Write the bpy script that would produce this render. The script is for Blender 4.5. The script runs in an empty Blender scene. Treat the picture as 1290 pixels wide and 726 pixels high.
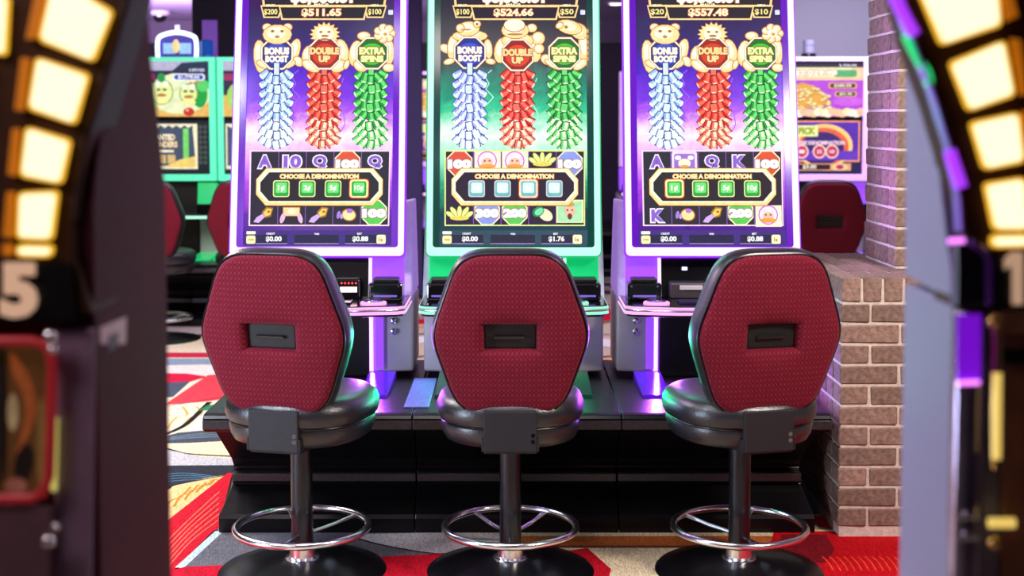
import bpy, bmesh, math, random
from mathutils import Vector, Matrix
random.seed(7)
D = bpy.data
S = bpy.context.scene
COL = S.collection
PI = math.pi
# ------------------------------------------------------------------ camera
F = 1700.0
PPX, PPY, HOR = 645.0, 264.0, 150.0
PITCH = math.atan((PPY - HOR) / F)
EYE = Vector((0, 0, 1.5))
cam = D.cameras.new('camera')
cam.sensor_width = 36
cam.lens = F / 1290 * 36
cam.shift_y = -(363 - PPY) / 1290
cam.clip_start = 0.05
cam.dof.use_dof = True
cam.dof.focus_distance = 4.95
cam.dof.aperture_fstop = 2.5
co = D.objects.new('camera', cam)
co.location = EYE
co.rotation_euler = (PI / 2 - PITCH, 0, 0)
COL.objects.link(co)
S.camera = co
S.view_settings.view_transform = 'Standard'
S.view_settings.look = 'None'
S.view_settings.gamma = 1
S.view_settings.use_curve_mapping = False
S.view_settings.exposure = 0.0

# ------------------------------------------------------------------ world and room lights
w = D.worlds.new('world'); S.world = w; w.use_nodes = True
w.node_tree.nodes['Background'].inputs[0].default_value = (0.50, 0.34, 0.72, 1)
w.node_tree.nodes['Background'].inputs[1].default_value = 0.12

def area(name, loc, target, size, size_y, power, col):
    l = D.lights.new(name, 'AREA'); l.shape = 'RECTANGLE'
    l.size = size; l.size_y = size_y; l.energy = power; l.color = col
    o = D.objects.new(name, l); o.location = loc
    o.rotation_euler = (Vector(target) - Vector(loc)).to_track_quat('-Z', 'Y').to_euler()
    COL.objects.link(o); return o
# ceiling panels of the room (out of frame above the picture) and added fill lamps
area('ceiling_lamp', (-2.6, 6.3, 2.55), (-2.6, 6.3, 0), 1.0, 2.4, 150, (1, .93, .90))
area('ceiling_lamp', (-0.2, 3.7, 2.55), (-0.1, 4.2, 0), 1.2, 0.4, 20, (1, .90, .86))
area('ceiling_lamp', (1.9, 2.9, 2.55), (1.7, 4.7, 0.4), 0.6, 0.6, 125, (1, .88, .78))
area('ceiling_lamp', (0.3, 9.0, 2.55), (0.3, 9.0, 0), 4.5, 1.2, 90, (.80, .66, 1))
area('cove_lamp', (-3.4, 11.9, 1.85), (-3.4, 12.8, 2.7), 3.0, 0.4, 320, (.82, .62, 1))  # added lamp hidden behind the far machines to lift the ceiling
area('ceiling_lamp', (2.6, 9.6, 2.5), (2.5, 11, 1.6), 1.2, 0.5, 45, (.85, .80, 1))
area('ceiling_lamp', (-1.4, 1.2, 2.5), (-.9, 4.3, 0.9), 0.8, 0.6, 22, (1, .80, .84))
area('ceiling_lamp', (-0.2, 2.5, 2.55), (0.6, 2.2, 1.1), 0.7, 0.5, 9, (.66, .66, 1))
area('side_lamp', (-2.7, 3.0, .70), (-.4, 4.4, 0.40), 0.35, 1.1, 60, (.66, .80, 1))  # added low cool light off frame for highlights on posts and seats
area('ceiling_lamp', (-1.75, 3.3, 2.5), (-1.7, 3.4, 0), 0.4, 0.4, 50, (.80, .88, 1))  # added cool downlight to brighten the floor beside the chairs

# ------------------------------------------------------------------ helpers
def srgb(c):
    if isinstance(c, str):
        c = c.lstrip('#'); c = [int(c[i:i+2], 16) / 255 for i in (0, 2, 4)]
    return tuple((x / 12.92 if x <= .04045 else ((x + .055) / 1.055) ** 2.4) for x in c[:3])

def at(px, py, Y):
    """world point seen at that place of the 1290x726 frame, at distance Y"""
    u = (px - PPX) / F; v = -(py - PPY) / F
    c, s = math.cos(PITCH), math.sin(PITCH)
    d = Vector((u, c + v * s, -s + v * c))
    return EYE + d * (Y / d.y)

def onfloor(px, py, z=0):
    u = (px - PPX) / F; v = -(py - PPY) / F
    c, s = math.cos(PITCH), math.sin(PITCH)
    d = Vector((u, c + v * s, -s + v * c))
    return EYE + d * ((z - 1.5) / d.z)

MATS = {}
def mat(name, color, rough=.5, metal=0., emit=None, es=0., var=.12, vscale=30., bump=0., bscale=200., coat=0., rand=0., spec=.5):
    if name in MATS: return MATS[name]
    m = D.materials.new(name); m.use_nodes = True
    nt = m.node_tree; b = nt.nodes['Principled BSDF']
    col = srgb(color)
    tc = nt.nodes.new('ShaderNodeTexCoord')
    if var > 0:
        n = nt.nodes.new('ShaderNodeTexNoise'); n.inputs['Scale'].default_value = vscale; n.inputs['Detail'].default_value = 5
        nt.links.new(tc.outputs['Object'], n.inputs['Vector'])
        r = nt.nodes.new('ShaderNodeValToRGB')
        r.color_ramp.elements[0].position = .3; r.color_ramp.elements[1].position = .7
        r.color_ramp.elements[0].color = (*[x * (1 - var) for x in col], 1)
        r.color_ramp.elements[1].color = (*[min(1, x * (1 + var)) for x in col], 1)
        nt.links.new(n.outputs['Fac'], r.inputs['Fac'])
        out = r.outputs['Color']
        if rand > 0:
            oi = nt.nodes.new('ShaderNodeObjectInfo')
            mr = nt.nodes.new('ShaderNodeMapRange'); mr.inputs['To Min'].default_value = 1 - rand; mr.inputs['To Max'].default_value = 1 + rand
            nt.links.new(oi.outputs['Random'], mr.inputs['Value'])
            vm = nt.nodes.new('ShaderNodeVectorMath'); vm.operation = 'SCALE'
            nt.links.new(out, vm.inputs[0]); nt.links.new(mr.outputs['Result'], vm.inputs['Scale'])
            out = vm.outputs['Vector']
        nt.links.new(out, b.inputs['Base Color'])
    else:
        b.inputs['Base Color'].default_value = (*col, 1)
    b.inputs['Roughness'].default_value = rough; b.inputs['Metallic'].default_value = metal
    b.inputs['Specular IOR Level'].default_value = spec
    b.inputs['Coat Weight'].default_value = coat; b.inputs['Coat Roughness'].default_value = .08
    if emit is not None:
        b.inputs['Emission Color'].default_value = (*srgb(emit), 1); b.inputs['Emission Strength'].default_value = es
    if bump > 0:
        n2 = nt.nodes.new('ShaderNodeTexNoise'); n2.inputs['Scale'].default_value = bscale; n2.inputs['Detail'].default_value = 4
        nt.links.new(tc.outputs['Object'], n2.inputs['Vector'])
        bp = nt.nodes.new('ShaderNodeBump'); bp.inputs['Strength'].default_value = bump; bp.inputs['Distance'].default_value = .004
        nt.links.new(n2.outputs['Fac'], bp.inputs['Height']); nt.links.new(bp.outputs['Normal'], b.inputs['Normal'])
    MATS[name] = m
    return m

def tag(o, label=None, cat=None, group=None, kind=None):
    if label: o['label'] = label
    if cat: o['category'] = cat
    if group: o['group'] = group
    if kind: o['kind'] = kind
    return o

def thing(name, label, cat, loc=(0, 0, 0), rz=0, group=None):
    o = D.objects.new(name, None); COL.objects.link(o)
    o.empty_display_size = .1
    o.location = loc; o.rotation_euler = (0, 0, rz)
    return tag(o, label, cat, group)

def copy_tree(o, parent=None):
    c = o.copy(); COL.objects.link(c)
    if parent is not None:
        c.parent = parent
    for ch in list(o.children): copy_tree(ch, c)
    return c

class MB:
    def __init__(s, off=(0, 0, 0)):
        s.bm = bmesh.new(); s.off = Vector(off)
    def box(s, x0, x1, y0, y1, z0, z1, rx=0, piv=None):
        P = [Vector((x, y, z)) for x in (x0, x1) for y in (y0, y1) for z in (z0, z1)]
        if rx:
            c = Vector(piv) if piv else Vector(((x0+x1)/2, (y0+y1)/2, (z0+z1)/2))
            R = Matrix.Rotation(rx, 3, 'X'); P = [c + R @ (p - c) for p in P]
        v = [s.bm.verts.new(p) for p in P]
        for f in ((0,1,3,2), (4,6,7,5), (0,4,5,1), (2,3,7,6), (0,2,6,4), (1,5,7,3)):
            s.bm.faces.new([v[i] for i in f])
        return s
    def loft(s, rings, close=True, cap0=True, cap1=True):
        R = [[s.bm.verts.new(p) for p in r] for r in rings]
        n = len(R[0])
        for a, b in zip(R[:-1], R[1:]):
            for i in range(n if close else n - 1):
                j = (i + 1) % n
                s.bm.faces.new((a[i], a[j], b[j], b[i]))
        if close and cap0: s.bm.faces.new(R[0][::-1])
        if close and cap1: s.bm.faces.new(R[-1])
        return s
    def prism(s, pts, vec):
        v = Vector(vec)
        return s.loft([[Vector(p) for p in pts], [Vector(p) + v for p in pts]])
    def lathe(s, prof, c=(0, 0, 0), n=32, cap0=True, cap1=True, axis='Z'):
        c = Vector(c); rings = []
        for r, z in prof:
            ring = []
            for i in range(n):
                a = 2 * PI * i / n
                if axis == 'Z': p = Vector((r * math.cos(a), r * math.sin(a), z))
                else: p = Vector((r * math.cos(a), z, r * math.sin(a)))
                ring.append(c + p)
            rings.append(ring)
        return s.loft(rings, True, cap0, cap1)
    def tube(s, pts, r, n=10, closed=False):
        pts = [Vector(p) for p in pts]; m = len(pts); rings = []
        up = Vector((0, 0, 1))
        prev = None
        for i in range(m):
            a = pts[(i - 1) % m] if (closed or i > 0) else pts[0]
            b = pts[(i + 1) % m] if (closed or i < m - 1) else pts[-1]
            t = (b - a).normalized()
            if prev is None:
                h = Vector((0, 0, 1)) if abs(t.z) < .9 else Vector((1, 0, 0))
                nn = t.cross(h).normalized()
            else:
                nn = (prev - t * prev.dot(t)).normalized()
            prev = nn; bb = t.cross(nn)
            rings.append([pts[i] + (nn * math.cos(2*PI*k/n) + bb * math.sin(2*PI*k/n)) * r for k in range(n)])
        if closed:
            R = [[s.bm.verts.new(p) for p in q] for q in rings]
            for i in range(m):
                a, b = R[i], R[(i+1) % m]
                for k in range(n):
                    s.bm.faces.new((a[k], a[(k+1) % n], b[(k+1) % n], b[k]))
            return s
        return s.loft(rings)
    def ball(s, c, r, n=12, sc=(1, 1, 1)):
        m = Matrix.Translation(Vector(c)) @ Matrix.Diagonal((r*sc[0], r*sc[1], r*sc[2], 1))
        bmesh.ops.create_uvsphere(s.bm, u_segments=n, v_segments=max(6, n // 2), radius=1, matrix=m)
        return s
    def obj(s, name, m, parent=None, smooth=False, bevel=0, seg=2):
        bmesh.ops.translate(s.bm, verts=s.bm.verts, vec=-s.off)
        bmesh.ops.recalc_face_normals(s.bm, faces=s.bm.faces)
        me = D.meshes.new(name); s.bm.to_mesh(me); s.bm.free()
        me.materials.append(m)
        o = D.objects.new(name, me); COL.objects.link(o)
        if parent is not None: o.parent = parent
        if smooth:
            me.polygons.foreach_set('use_smooth', [True] * len(me.polygons))
            try: me.set_sharp_from_angle(angle=math.radians(40))
            except Exception: pass
        if bevel:
            b = o.modifiers.new('bevel', 'BEVEL'); b.width = bevel; b.segments = seg; b.limit_method = 'ANGLE'
            b.angle_limit = math.radians(35)
        return o

def catmull(pts, k=6, closed=True):
    out = []; n = len(pts)
    rng = n if closed else n - 1
    for i in range(rng):
        if closed: p0, p1, p2, p3 = pts[(i-1) % n], pts[i], pts[(i+1) % n], pts[(i+2) % n]
        else: p0, p1, p2, p3 = pts[max(i-1, 0)], pts[i], pts[i+1], pts[min(i+2, n-1)]
        for j in range(k):
            t = j / k
            out.append(tuple(.5 * ((2*b) + (-a + c)*t + (2*a - 5*b + 4*c - d)*t*t + (-a + 3*b - 3*c + d)*t**3)
                             for a, b, c, d in zip(p0, p1, p2, p3)))
    if not closed: out.append(tuple(pts[-1]))
    return out

# ------------------------------------------------------------------ flat print (screen pictures, lettering)
FONTC = {}
def glyphs(txt, bold):
    k = (txt, bold)
    if k in FONTC: return FONTC[k]
    cu = D.curves.new('lettering', 'FONT'); cu.body = txt; cu.offset = bold; cu.resolution_u = 3
    o = D.objects.new('lettering', cu); COL.objects.link(o)
    dg = bpy.context.evaluated_depsgraph_get()
    me = o.evaluated_get(dg).to_mesh()
    vs = [(v.co.x, v.co.y) for v in me.vertices]; fs = [tuple(p.vertices) for p in me.polygons]
    o.evaluated_get(dg).to_mesh_clear()
    D.objects.remove(o); D.curves.remove(cu)
    x0 = min(v[0] for v in vs); x1 = max(v[0] for v in vs); y0 = min(v[1] for v in vs); y1 = max(v[1] for v in vs)
    FONTC[k] = ([((x - x0) / (x1 - x0), (y - y0) / (y1 - y0)) for x, y in vs], fs)
    return FONTC[k]

class Art:
    """flat coloured shapes on a surface; fn maps (a, b, layer) to a point"""
    def __init__(s, fn, off=(0, 0, 0)):
        s.fn = fn; s.V = []; s.Fc = []; s.C = []; s.L = 1; s.off = Vector(off); s.step = 1.0
    def face(s, pts, col, L=None):
        if L is None: L = s.L
        b = len(s.V)
        for p in pts: s.V.append(s.fn(p[0], p[1], L) - s.off)
        s.Fc.append(list(range(b, b + len(pts)))); s.C.append(srgb(col))
    def poly(s, pts, col, d=.5): s.L += d; s.face(pts, col)
    def ell(s, x, y, rx, ry, col, d=.5, rot=0, n=14):
        c, q = math.cos(rot), math.sin(rot)
        s.poly([(x + rx*math.cos(t)*c - ry*math.sin(t)*q, y + rx*math.cos(t)*q + ry*math.sin(t)*c)
                for t in [2*PI*i/n for i in range(n)]], col, d)
    def rect(s, x0, y0, x1, y1, col, d=.5): s.poly([(x0, y0), (x1, y0), (x1, y1), (x0, y1)], col, d)
    def rrect(s, x0, y0, x1, y1, r, col, d=.5):
        p = []
        for cx, cy, a in ((x1-r, y0+r, -PI/2), (x1-r, y1-r, 0), (x0+r, y1-r, PI/2), (x0+r, y0+r, PI)):
            for k in range(4): t = a + k*PI/6; p.append((cx + r*math.cos(t), cy + r*math.sin(t)))
        s.poly(p, col, d)
    def line(s, pts, wd, col, d=.5):
        s.L += d
        for (ax, ay), (bx, by) in zip(pts[:-1], pts[1:]):
            l = math.hypot(bx-ax, by-ay) or 1; nx, ny = -(by-ay)/l*wd/2, (bx-ax)/l*wd/2
            s.face([(ax+nx, ay+ny), (bx+nx, by+ny), (bx-nx, by-ny), (ax-nx, ay-ny)], col)
            s.L += .02
    def text(s, t, x, y, wd, h, col, bold=.03, d=.5, outline=None):
        """centred at x, y; wd by h"""
        if outline:
            s.text(t, x, y, wd + 1.6, h + 1.6, outline, bold + .05, d)
        s.L += d
        vs, fs = glyphs(t, bold)
        for f in fs:
            s.face([(x - wd/2 + vs[i][0]*wd, y + h/2 - vs[i][1]*h) for i in f], col)
    def obj(s, name, m, parent=None):
        me = D.meshes.new(name); me.from_pydata(s.V, [], s.Fc)
        ca = me.color_attributes.new('Col', 'FLOAT_COLOR', 'CORNER')
        data = []
        for p, c in zip(s.Fc, s.C): data += [*c, 1.0] * len(p)
        ca.data.foreach_set('color', data)
        me.materials.append(m); me.update()
        o = D.objects.new(name, me); COL.objects.link(o)
        if parent is not None: o.parent = parent
        return o

def print_mat(name, es=1.0, emis=True, noise=0.12, stripes=False, rough=.9, nscale=60):
    m = D.materials.new(name); m.use_nodes = True; nt = m.node_tree; b = nt.nodes['Principled BSDF']
    a = nt.nodes.new('ShaderNodeAttribute'); a.attribute_name = 'Col'
    tc = nt.nodes.new('ShaderNodeTexCoord')
    n = nt.nodes.new('ShaderNodeTexNoise'); n.inputs['Scale'].default_value = nscale; n.inputs['Detail'].default_value = 6
    if stripes:
        mp = nt.nodes.new('ShaderNodeMapping'); mp.inputs['Scale'].default_value = (1.6, .22, 1); mp.inputs['Rotation'].default_value = (0, 0, .9)
        nt.links.new(tc.outputs['Object'], mp.inputs['Vector']); nt.links.new(mp.outputs['Vector'], n.inputs['Vector'])
    else:
        nt.links.new(tc.outputs['Object'], n.inputs['Vector'])
    mr = nt.nodes.new('ShaderNodeMapRange'); mr.inputs['From Min'].default_value = .3; mr.inputs['From Max'].default_value = .7
    mr.inputs['To Min'].default_value = 1 - noise; mr.inputs['To Max'].default_value = 1 + noise
    nt.links.new(n.outputs['Fac'], mr.inputs['Value'])
    vm = nt.nodes.new('ShaderNodeVectorMath'); vm.operation = 'SCALE'
    nt.links.new(a.outputs['Color'], vm.inputs[0]); nt.links.new(mr.outputs['Result'], vm.inputs['Scale'])
    if emis:
        b.inputs['Base Color'].default_value = (.02, .02, .02, 1)
        nt.links.new(vm.outputs['Vector'], b.inputs['Emission Color']); b.inputs['Emission Strength'].default_value = es
        b.inputs['Roughness'].default_value = .5; b.inputs['Specular IOR Level'].default_value = .05
    else:
        nt.links.new(vm.outputs['Vector'], b.inputs['Base Color']); b.inputs['Roughness'].default_value = rough
        b.inputs['Specular IOR Level'].default_value = .1
        n2 = nt.nodes.new('ShaderNodeTexNoise'); n2.inputs['Scale'].default_value = 260
        nt.links.new(tc.outputs['Object'], n2.inputs['Vector'])
        bp = nt.nodes.new('ShaderNodeBump'); bp.inputs['Strength'].default_value = .6; bp.inputs['Distance'].default_value = .004
        nt.links.new(n2.outputs['Fac'], bp.inputs['Height']); nt.links.new(bp.outputs['Normal'], b.inputs['Normal'])
    return m

def backdrop_mat(name, stops, z0, z1, es, cloud, cloudcol):
    """lit screen: vertical run of colours with drifting clouds"""
    m = D.materials.new(name); m.use_nodes = True; nt = m.node_tree; b = nt.nodes['Principled BSDF']
    tc = nt.nodes.new('ShaderNodeTexCoord'); sp = nt.nodes.new('ShaderNodeSeparateXYZ')
    nt.links.new(tc.outputs['Object'], sp.inputs[0])
    mr = nt.nodes.new('ShaderNodeMapRange'); mr.inputs['From Min'].default_value = z0; mr.inputs['From Max'].default_value = z1
    n = nt.nodes.new('ShaderNodeTexNoise'); n.inputs['Scale'].default_value = 9; n.inputs['Detail'].default_value = 8; n.inputs['Roughness'].default_value = .65
    n.inputs['Distortion'].default_value = 1.2
    nt.links.new(tc.outputs['Object'], n.inputs['Vector'])
    ma = nt.nodes.new('ShaderNodeMath'); ma.operation = 'MULTIPLY_ADD'; ma.inputs[1].default_value = .20; ma.inputs[2].default_value = -.10
    nt.links.new(n.outputs['Fac'], ma.inputs[0])
    ad = nt.nodes.new('ShaderNodeMath'); ad.operation = 'ADD'
    nt.links.new(sp.outputs['Z'], mr.inputs['Value']); nt.links.new(mr.outputs['Result'], ad.inputs[0]); nt.links.new(ma.outputs[0], ad.inputs[1])
    r = nt.nodes.new('ShaderNodeValToRGB'); el = r.color_ramp.elements
    while len(el) > 1: el.remove(el[0])
    el[0].position = stops[0][0]; el[0].color = (*srgb(stops[0][1]), 1)
    for p, c in stops[1:]:
        e = el.new(p); e.color = (*srgb(c), 1)
    nt.links.new(ad.outputs[0], r.inputs['Fac'])
    b.inputs['Base Color'].default_value = (.01, .01, .015, 1); b.inputs['Roughness'].default_value = .2; b.inputs['Specular IOR Level'].default_value = .12
    nt.links.new(r.outputs['Color'], b.inputs['Emission Color']); b.inputs['Emission Strength'].default_value = es
    return m

# ------------------------------------------------------------------ materials
black_gloss = mat('glossy black laminate', '#0b0a0c', .16, var=.1, coat=.4)
black_sheet = mat('black sheet metal', '#141216', .35, var=.15, bump=.1)
bench_ridge = mat('dark brushed trim', '#3a363a', .3, .5, var=.3, vscale=80, bump=.2)
chrome = mat('chrome', '#eeeef4', .2, 1., var=.03)
silver = mat('silver painted panel', '#d0c4cc', .45, .1, var=.08, vscale=12, bump=.05)
darkplastic = mat('dark plastic', '#17141c', .32, var=.1)
vinyl = mat('black vinyl', '#1b1a20', .34, var=.12, spec=.8, vscale=14, bump=.25, bscale=140)
postmat = mat('black gloss post', '#34363e', .24, .85, var=.05, spec=1.0)
bracketm = mat('charcoal textured bracket', '#1e1c22', .5, .2, var=.12, bump=.5, bscale=500)
basem = mat('black satin base', '#0d0c10', .28, .2, var=.1)
cupm = mat('black plastic cup', '#0c0708', .6, var=.1)
ledP = mat('violet white light strip', '#202020', .4, emit='#fcc8ff', es=1.6, var=0)
ledPc = mat('violet light edge', '#202020', .4, emit='#8416ff', es=1.3, var=0)
ledDP = mat('pink deck light', '#202020', .4, emit='#ffa8f0', es=1.3, var=0)
ledDG = mat('mint deck light', '#202020', .4, emit='#9cf8d4', es=1.05, var=0)
ledG = mat('mint white light strip', '#202020', .4, emit='#b0fcdc', es=1.3, var=0)
ledGc = mat('green light edge', '#202020', .4, emit='#06c070', es=.9, var=0)
ledtile = mat('warm lamp window', '#202020', .4, emit='#ffefc4', es=1.45, var=0)
ledtileedge = mat('amber lamp rim', '#402000', .4, emit='#ffbe30', es=1.15, var=0)
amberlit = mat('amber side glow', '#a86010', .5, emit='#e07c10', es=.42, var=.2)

def fabric_mat():
    m = D.materials.new('burgundy woven fabric'); m.use_nodes = True; nt = m.node_tree; b = nt.nodes['Principled BSDF']
    tc = nt.nodes.new('ShaderNodeTexCoord'); sp = nt.nodes.new('ShaderNodeSeparateXYZ'); nt.links.new(tc.outputs['Object'], sp.inputs[0])
    def M(op, a, bb=None, c=None):
        n = nt.nodes.new('ShaderNodeMath'); n.operation = op
        for i, x in enumerate((a, bb, c)):
            if x is None: continue
            if isinstance(x, (int, float)): n.inputs[i].default_value = x
            else: nt.links.new(x, n.inputs[i])
        return n.outputs[0]
    x, z = sp.outputs['X'], sp.outputs['Z']
    k = 2 * PI / .027
    u = M('SINE', M('MULTIPLY', M('ADD', x, M('MULTIPLY', z, .8)), k))
    v = M('SINE', M('MULTIPLY', M('SUBTRACT', x, M('MULTIPLY', z, .8)), k))
    dots = M('POWER', M('MAXIMUM', M('MULTIPLY', u, v), 0), 5)
    grid = M('POWER', M('MAXIMUM', M('ABSOLUTE', u), M('ABSOLUTE', v)), 10)
    n = nt.nodes.new('ShaderNodeTexNoise'); n.inputs['Scale'].default_value = 420; nt.links.new(tc.outputs['Object'], n.inputs['Vector'])
    mask = M('MULTIPLY', M('ADD', M('MULTIPLY', dots, .24), M('MULTIPLY', grid, .05)), M('ADD', n.outputs['Fac'], .35))
    mx = nt.nodes.new('ShaderNodeMix'); mx.data_type = 'RGBA'
    mx.inputs[6].default_value = (*srgb('#680820'), 1); mx.inputs[7].default_value = (*srgb('#c06878'), 1)
    nt.links.new(mask, mx.inputs[0])
    n3 = nt.nodes.new('ShaderNodeMapRange'); n3.inputs['To Min'].default_value = .35; n3.inputs['To Max'].default_value = 1.65
    nt.links.new(n.outputs['Fac'], n3.inputs['Value'])
    vm = nt.nodes.new('ShaderNodeVectorMath'); vm.operation = 'SCALE'
    nt.links.new(mx.outputs[2], vm.inputs[0]); nt.links.new(n3.outputs['Result'], vm.inputs['Scale'])
    nt.links.new(vm.outputs['Vector'], b.inputs['Base Color'])
    b.inputs['Roughness'].default_value = .85; b.inputs['Specular IOR Level'].default_value = .2
    b.inputs['Sheen Weight'].default_value = .2; b.inputs['Sheen Roughness'].default_value = .4
    b.inputs['Sheen Tint'].default_value = (.9, .35, .45, 1)
    bp = nt.nodes.new('ShaderNodeBump'); bp.inputs['Strength'].default_value = .5; bp.inputs['Distance'].default_value = .002
    nt.links.new(M('ADD', mask, n.outputs['Fac']), bp.inputs['Height']); nt.links.new(bp.outputs['Normal'], b.inputs['Normal'])
    return m
fabric = fabric_mat()

# ------------------------------------------------------------------ setting
XL, XR, YN, YF, CZ = -6.5, 5.0, -1.0, 18.0, 2.6
fl = MB().box(XL, XR, YN, YF, -.1, 0).obj('floor', mat('carpet ground', '#b9a68c', .95, var=.2, vscale=120, bump=.5, bscale=260), None)
tag(fl, kind='structure')
cl = MB().box(XL, XR, YN, YF, CZ, CZ + .1).obj('ceiling', mat('lilac grey ceiling', '#7c6c8c', .8, var=.08, vscale=2), None); tag(cl, kind='structure')
wallm = mat('grey lilac plaster', '#8a8698', .8, var=.06, vscale=90, bump=.35, bscale=160)
darkwall = mat('dark plum wall', '#2c2036', .7, var=.1, vscale=4)
tag(MB().box(XL - .1, XL, YN, YF, 0, CZ).obj('wall_left', darkwall), kind='structure')
tag(MB().box(XR, XR + .1, YN, YF, 0, CZ).obj('wall_right', wallm), kind='structure')
tag(MB().box(XL, XR, YF, YF + .1, 0, CZ).obj('wall_back', darkwall), kind='structure')
tag(MB().box(XL, XR, YN - .1, YN, 0, CZ).obj('wall_front', darkwall), kind='structure')
# pale partition behind the far right machine, dark one behind the gap between machines
tag(MB().box(2.05, 3.4, 11.0, 11.12, 0, CZ).obj('wall_partition', wallm), kind='structure')
pil = MB().box(-.90, -.765, 11.4, 11.6, 0, CZ).obj('dark_pillar', mat('indigo pillar', '#35245e', .6, var=.1, vscale=6), None)
tag(pil, 'narrow dark indigo pillar seen in the gap right of the left purple machine', 'pillar')
p = thing('dark_pillar', 'wide dark plum pillar with lilac panel behind the green framed machines', 'pillar', (-2.62, 11.5, 0))
MB().box(-.04, .42, -.2, .2, 0, CZ).obj('shaft', darkwall, p)
MB().box(.045, .17, -.215, -.198, 1.98, 2.32).obj('wall_panel', mat('lilac lit panel', '#8a5ec0', .6, emit='#8a58d0', es=.35, var=.05), p)
# far header beam, dome camera and downlights
tag(MB().box(XL, XR, 15.2, 15.5, 2.35, CZ).obj('trim_1', mat('dusky beam', '#4a3a52', .7), None), kind='structure')
dm = thing('dome_camera', 'round ceiling dome camera with black bubble at top left', 'security camera', (-3.6, 13.9, CZ))
MB().lathe([(.10, 0), (.10, -.03), (.07, -.045)], n=24).obj('housing', mat('camera housing', '#b0a0b4', .4), dm, True)
MB().lathe([(.068, -.045), (.062, -.08), (.04, -.105), (.01, -.115)], n=24).obj('bubble', black_gloss, dm, True)
for i, (x, y) in enumerate(((.99, 12.9), (1.22, 16.6), (-3.9, 16.2))):
    d = thing('downlight', ['round ceiling downlight seen highest in the gap beside the right purple machine',
                            'small far ceiling downlight seen lower in the gap beside the right purple machine',
                            'far warm ceiling downlight behind the dome camera'][i], 'ceiling light', (x, y, 2.35 if i == 9 else CZ))
    if y > 15.5: d.location.z = CZ
    MB().lathe([(.085, 0), (.085, -.012), (.065, -.014)], n=20).obj('trim_ring', mat('white ring', '#d8d0dc', .5), d, True)
    MB().lathe([(.062, -.006), (.062, -.016)], n=20).obj('lens', mat('downlight lens', '#ffffff', .5, emit='#fff0e0', es=6, var=0), d, True)

# ------------------------------------------------------------------ carpet pattern
CR, CRM, CH, TL, GY, WH, OR, GN = '#c8102a', '#ecd6ac', '#34343e', '#35606e', '#a9a6a6', '#d8d4cc', '#e2953c', '#2f7a4c'
ca = Art(lambda a, b, L: Vector((a, b, .0006 + L * .00002)))
def sweep(x, y, ang, ln, w0, w1, bend, col):
    n = 14; pts = []; q = []
    for i in range(n + 1):
        t = i / n; s = (t - .5) * ln; off = bend * (1 - (2*t - 1)**2); ww = (w0 * (1 - t) + w1 * t) * math.sin(PI * min(max(t, .02), .98)) ** .5
        for sg, lst in ((1, pts), (-1, q)):
            a, b = s, off + sg * ww / 2
            lst.append((x + a*math.cos(ang) - b*math.sin(ang), y + a*math.sin(ang) + b*math.cos(ang)))
    ca.poly(pts + q[::-1], col, .4)
for gx in range(-8, 7):
    for gy in range(0, 22):
        x = gx * .78 + random.uniform(-.2, .2); y = gy * .82 + random.uniform(-.2, .2)
        if not (XL + .9 < x < XR - .9 and YN + .9 < y < YF - 1): continue
        a = random.uniform(-.5, .9); c = random.choice([CR, CH, GY, WH, TL, CR, OR, WH])
        sweep(x, y, a, random.uniform(1.0, 1.5), .34, .2, random.uniform(-.2, .2), c)
        sweep(x + .05, y + .1, a + .1, 1.2, .03, .03, .2, '#17151c')
        if random.random() < .6: sweep(x, y - .2, a - .2, .8, .10, .05, .1, random.choice([CRM, OR, GN]))
def F_(pts, col, smooth=False, d=.6):
    q = [onfloor(*p_) for p_ in pts]; q = [(v.x, v.y) for v in q]
    if smooth: q = catmull(q, 5)
    ca.poly(q, col, d)
def FL(pts, wd, col):
    q = [onfloor(*p_) for p_ in pts]; q = catmull([(v.x, v.y) for v in q], 6, False)
    ca.line(q, wd, col)
F_([(100, 412), (320, 412), (300, 600), (100, 600)], '#e6d6b8')
F_([(100, 418), (320, 416), (320, 424), (100, 426)], WH)
F_([(100, 423), (320, 422), (320, 425), (100, 427)], '#b32035')
F_([(100, 445), (320, 446), (320, 452), (100, 452)], '#c02c48')
F_([(100, 453), (320, 453), (320, 460), (100, 463)], '#8496a8')
F_([(100, 462), (320, 461), (320, 474), (100, 472)], WH)
F_([(100, 470), (235, 472), (262, 476), (208, 492), (100, 492)], '#c41c40')
F_([(100, 488), (225, 483), (240, 482), (218, 502), (100, 506)], '#4a5262')
F_([(206, 512), (262, 474), (330, 470), (330, 498), (256, 508)], '#d8404c')
FL([(206, 514), (250, 507), (330, 493)], .012, '#1c1a20')
for k in range(4): FL([(210 + k*18, 542), (222 + k*18, 528), (236 + k*18, 524), (230 + k*18, 514)], .012, '#d2a04a')
FL([(200, 552), (232, 538), (256, 516), (264, 508)], .03, '#1c1a20')
F_([(238, 546), (262, 514), (330, 505), (330, 560), (240, 556)], '#d6d2ce')
F_([(262, 512), (330, 506), (330, 519), (250, 519)], GN)
F_([(190, 556), (225, 547), (290, 541), (310, 556), (240, 560), (190, 561)], '#444c58')
for k in range(3): FL([(195, 556 + k), (235, 550 + 2*k), (290, 545 + 3*k)], .008, '#7f98a8')
F_([(100, 562), (320, 560), (320, 578), (100, 566)], '#f0dcb0')
FL([(150, 556), (208, 567), (240, 574), (320, 578)], .02, '#1c1a20')
F_([(150, 568), (208, 568), (250, 577), (320, 581), (320, 592), (150, 592)], '#bdbcc0')
F_([(120, 589), (320, 588), (320, 624), (120, 634)], '#30323c')
for k in range(4): FL([(200, 601 + 3*k), (232, 598 + 3*k), (275, 603 + k)], .008, '#4f86a4')
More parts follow.
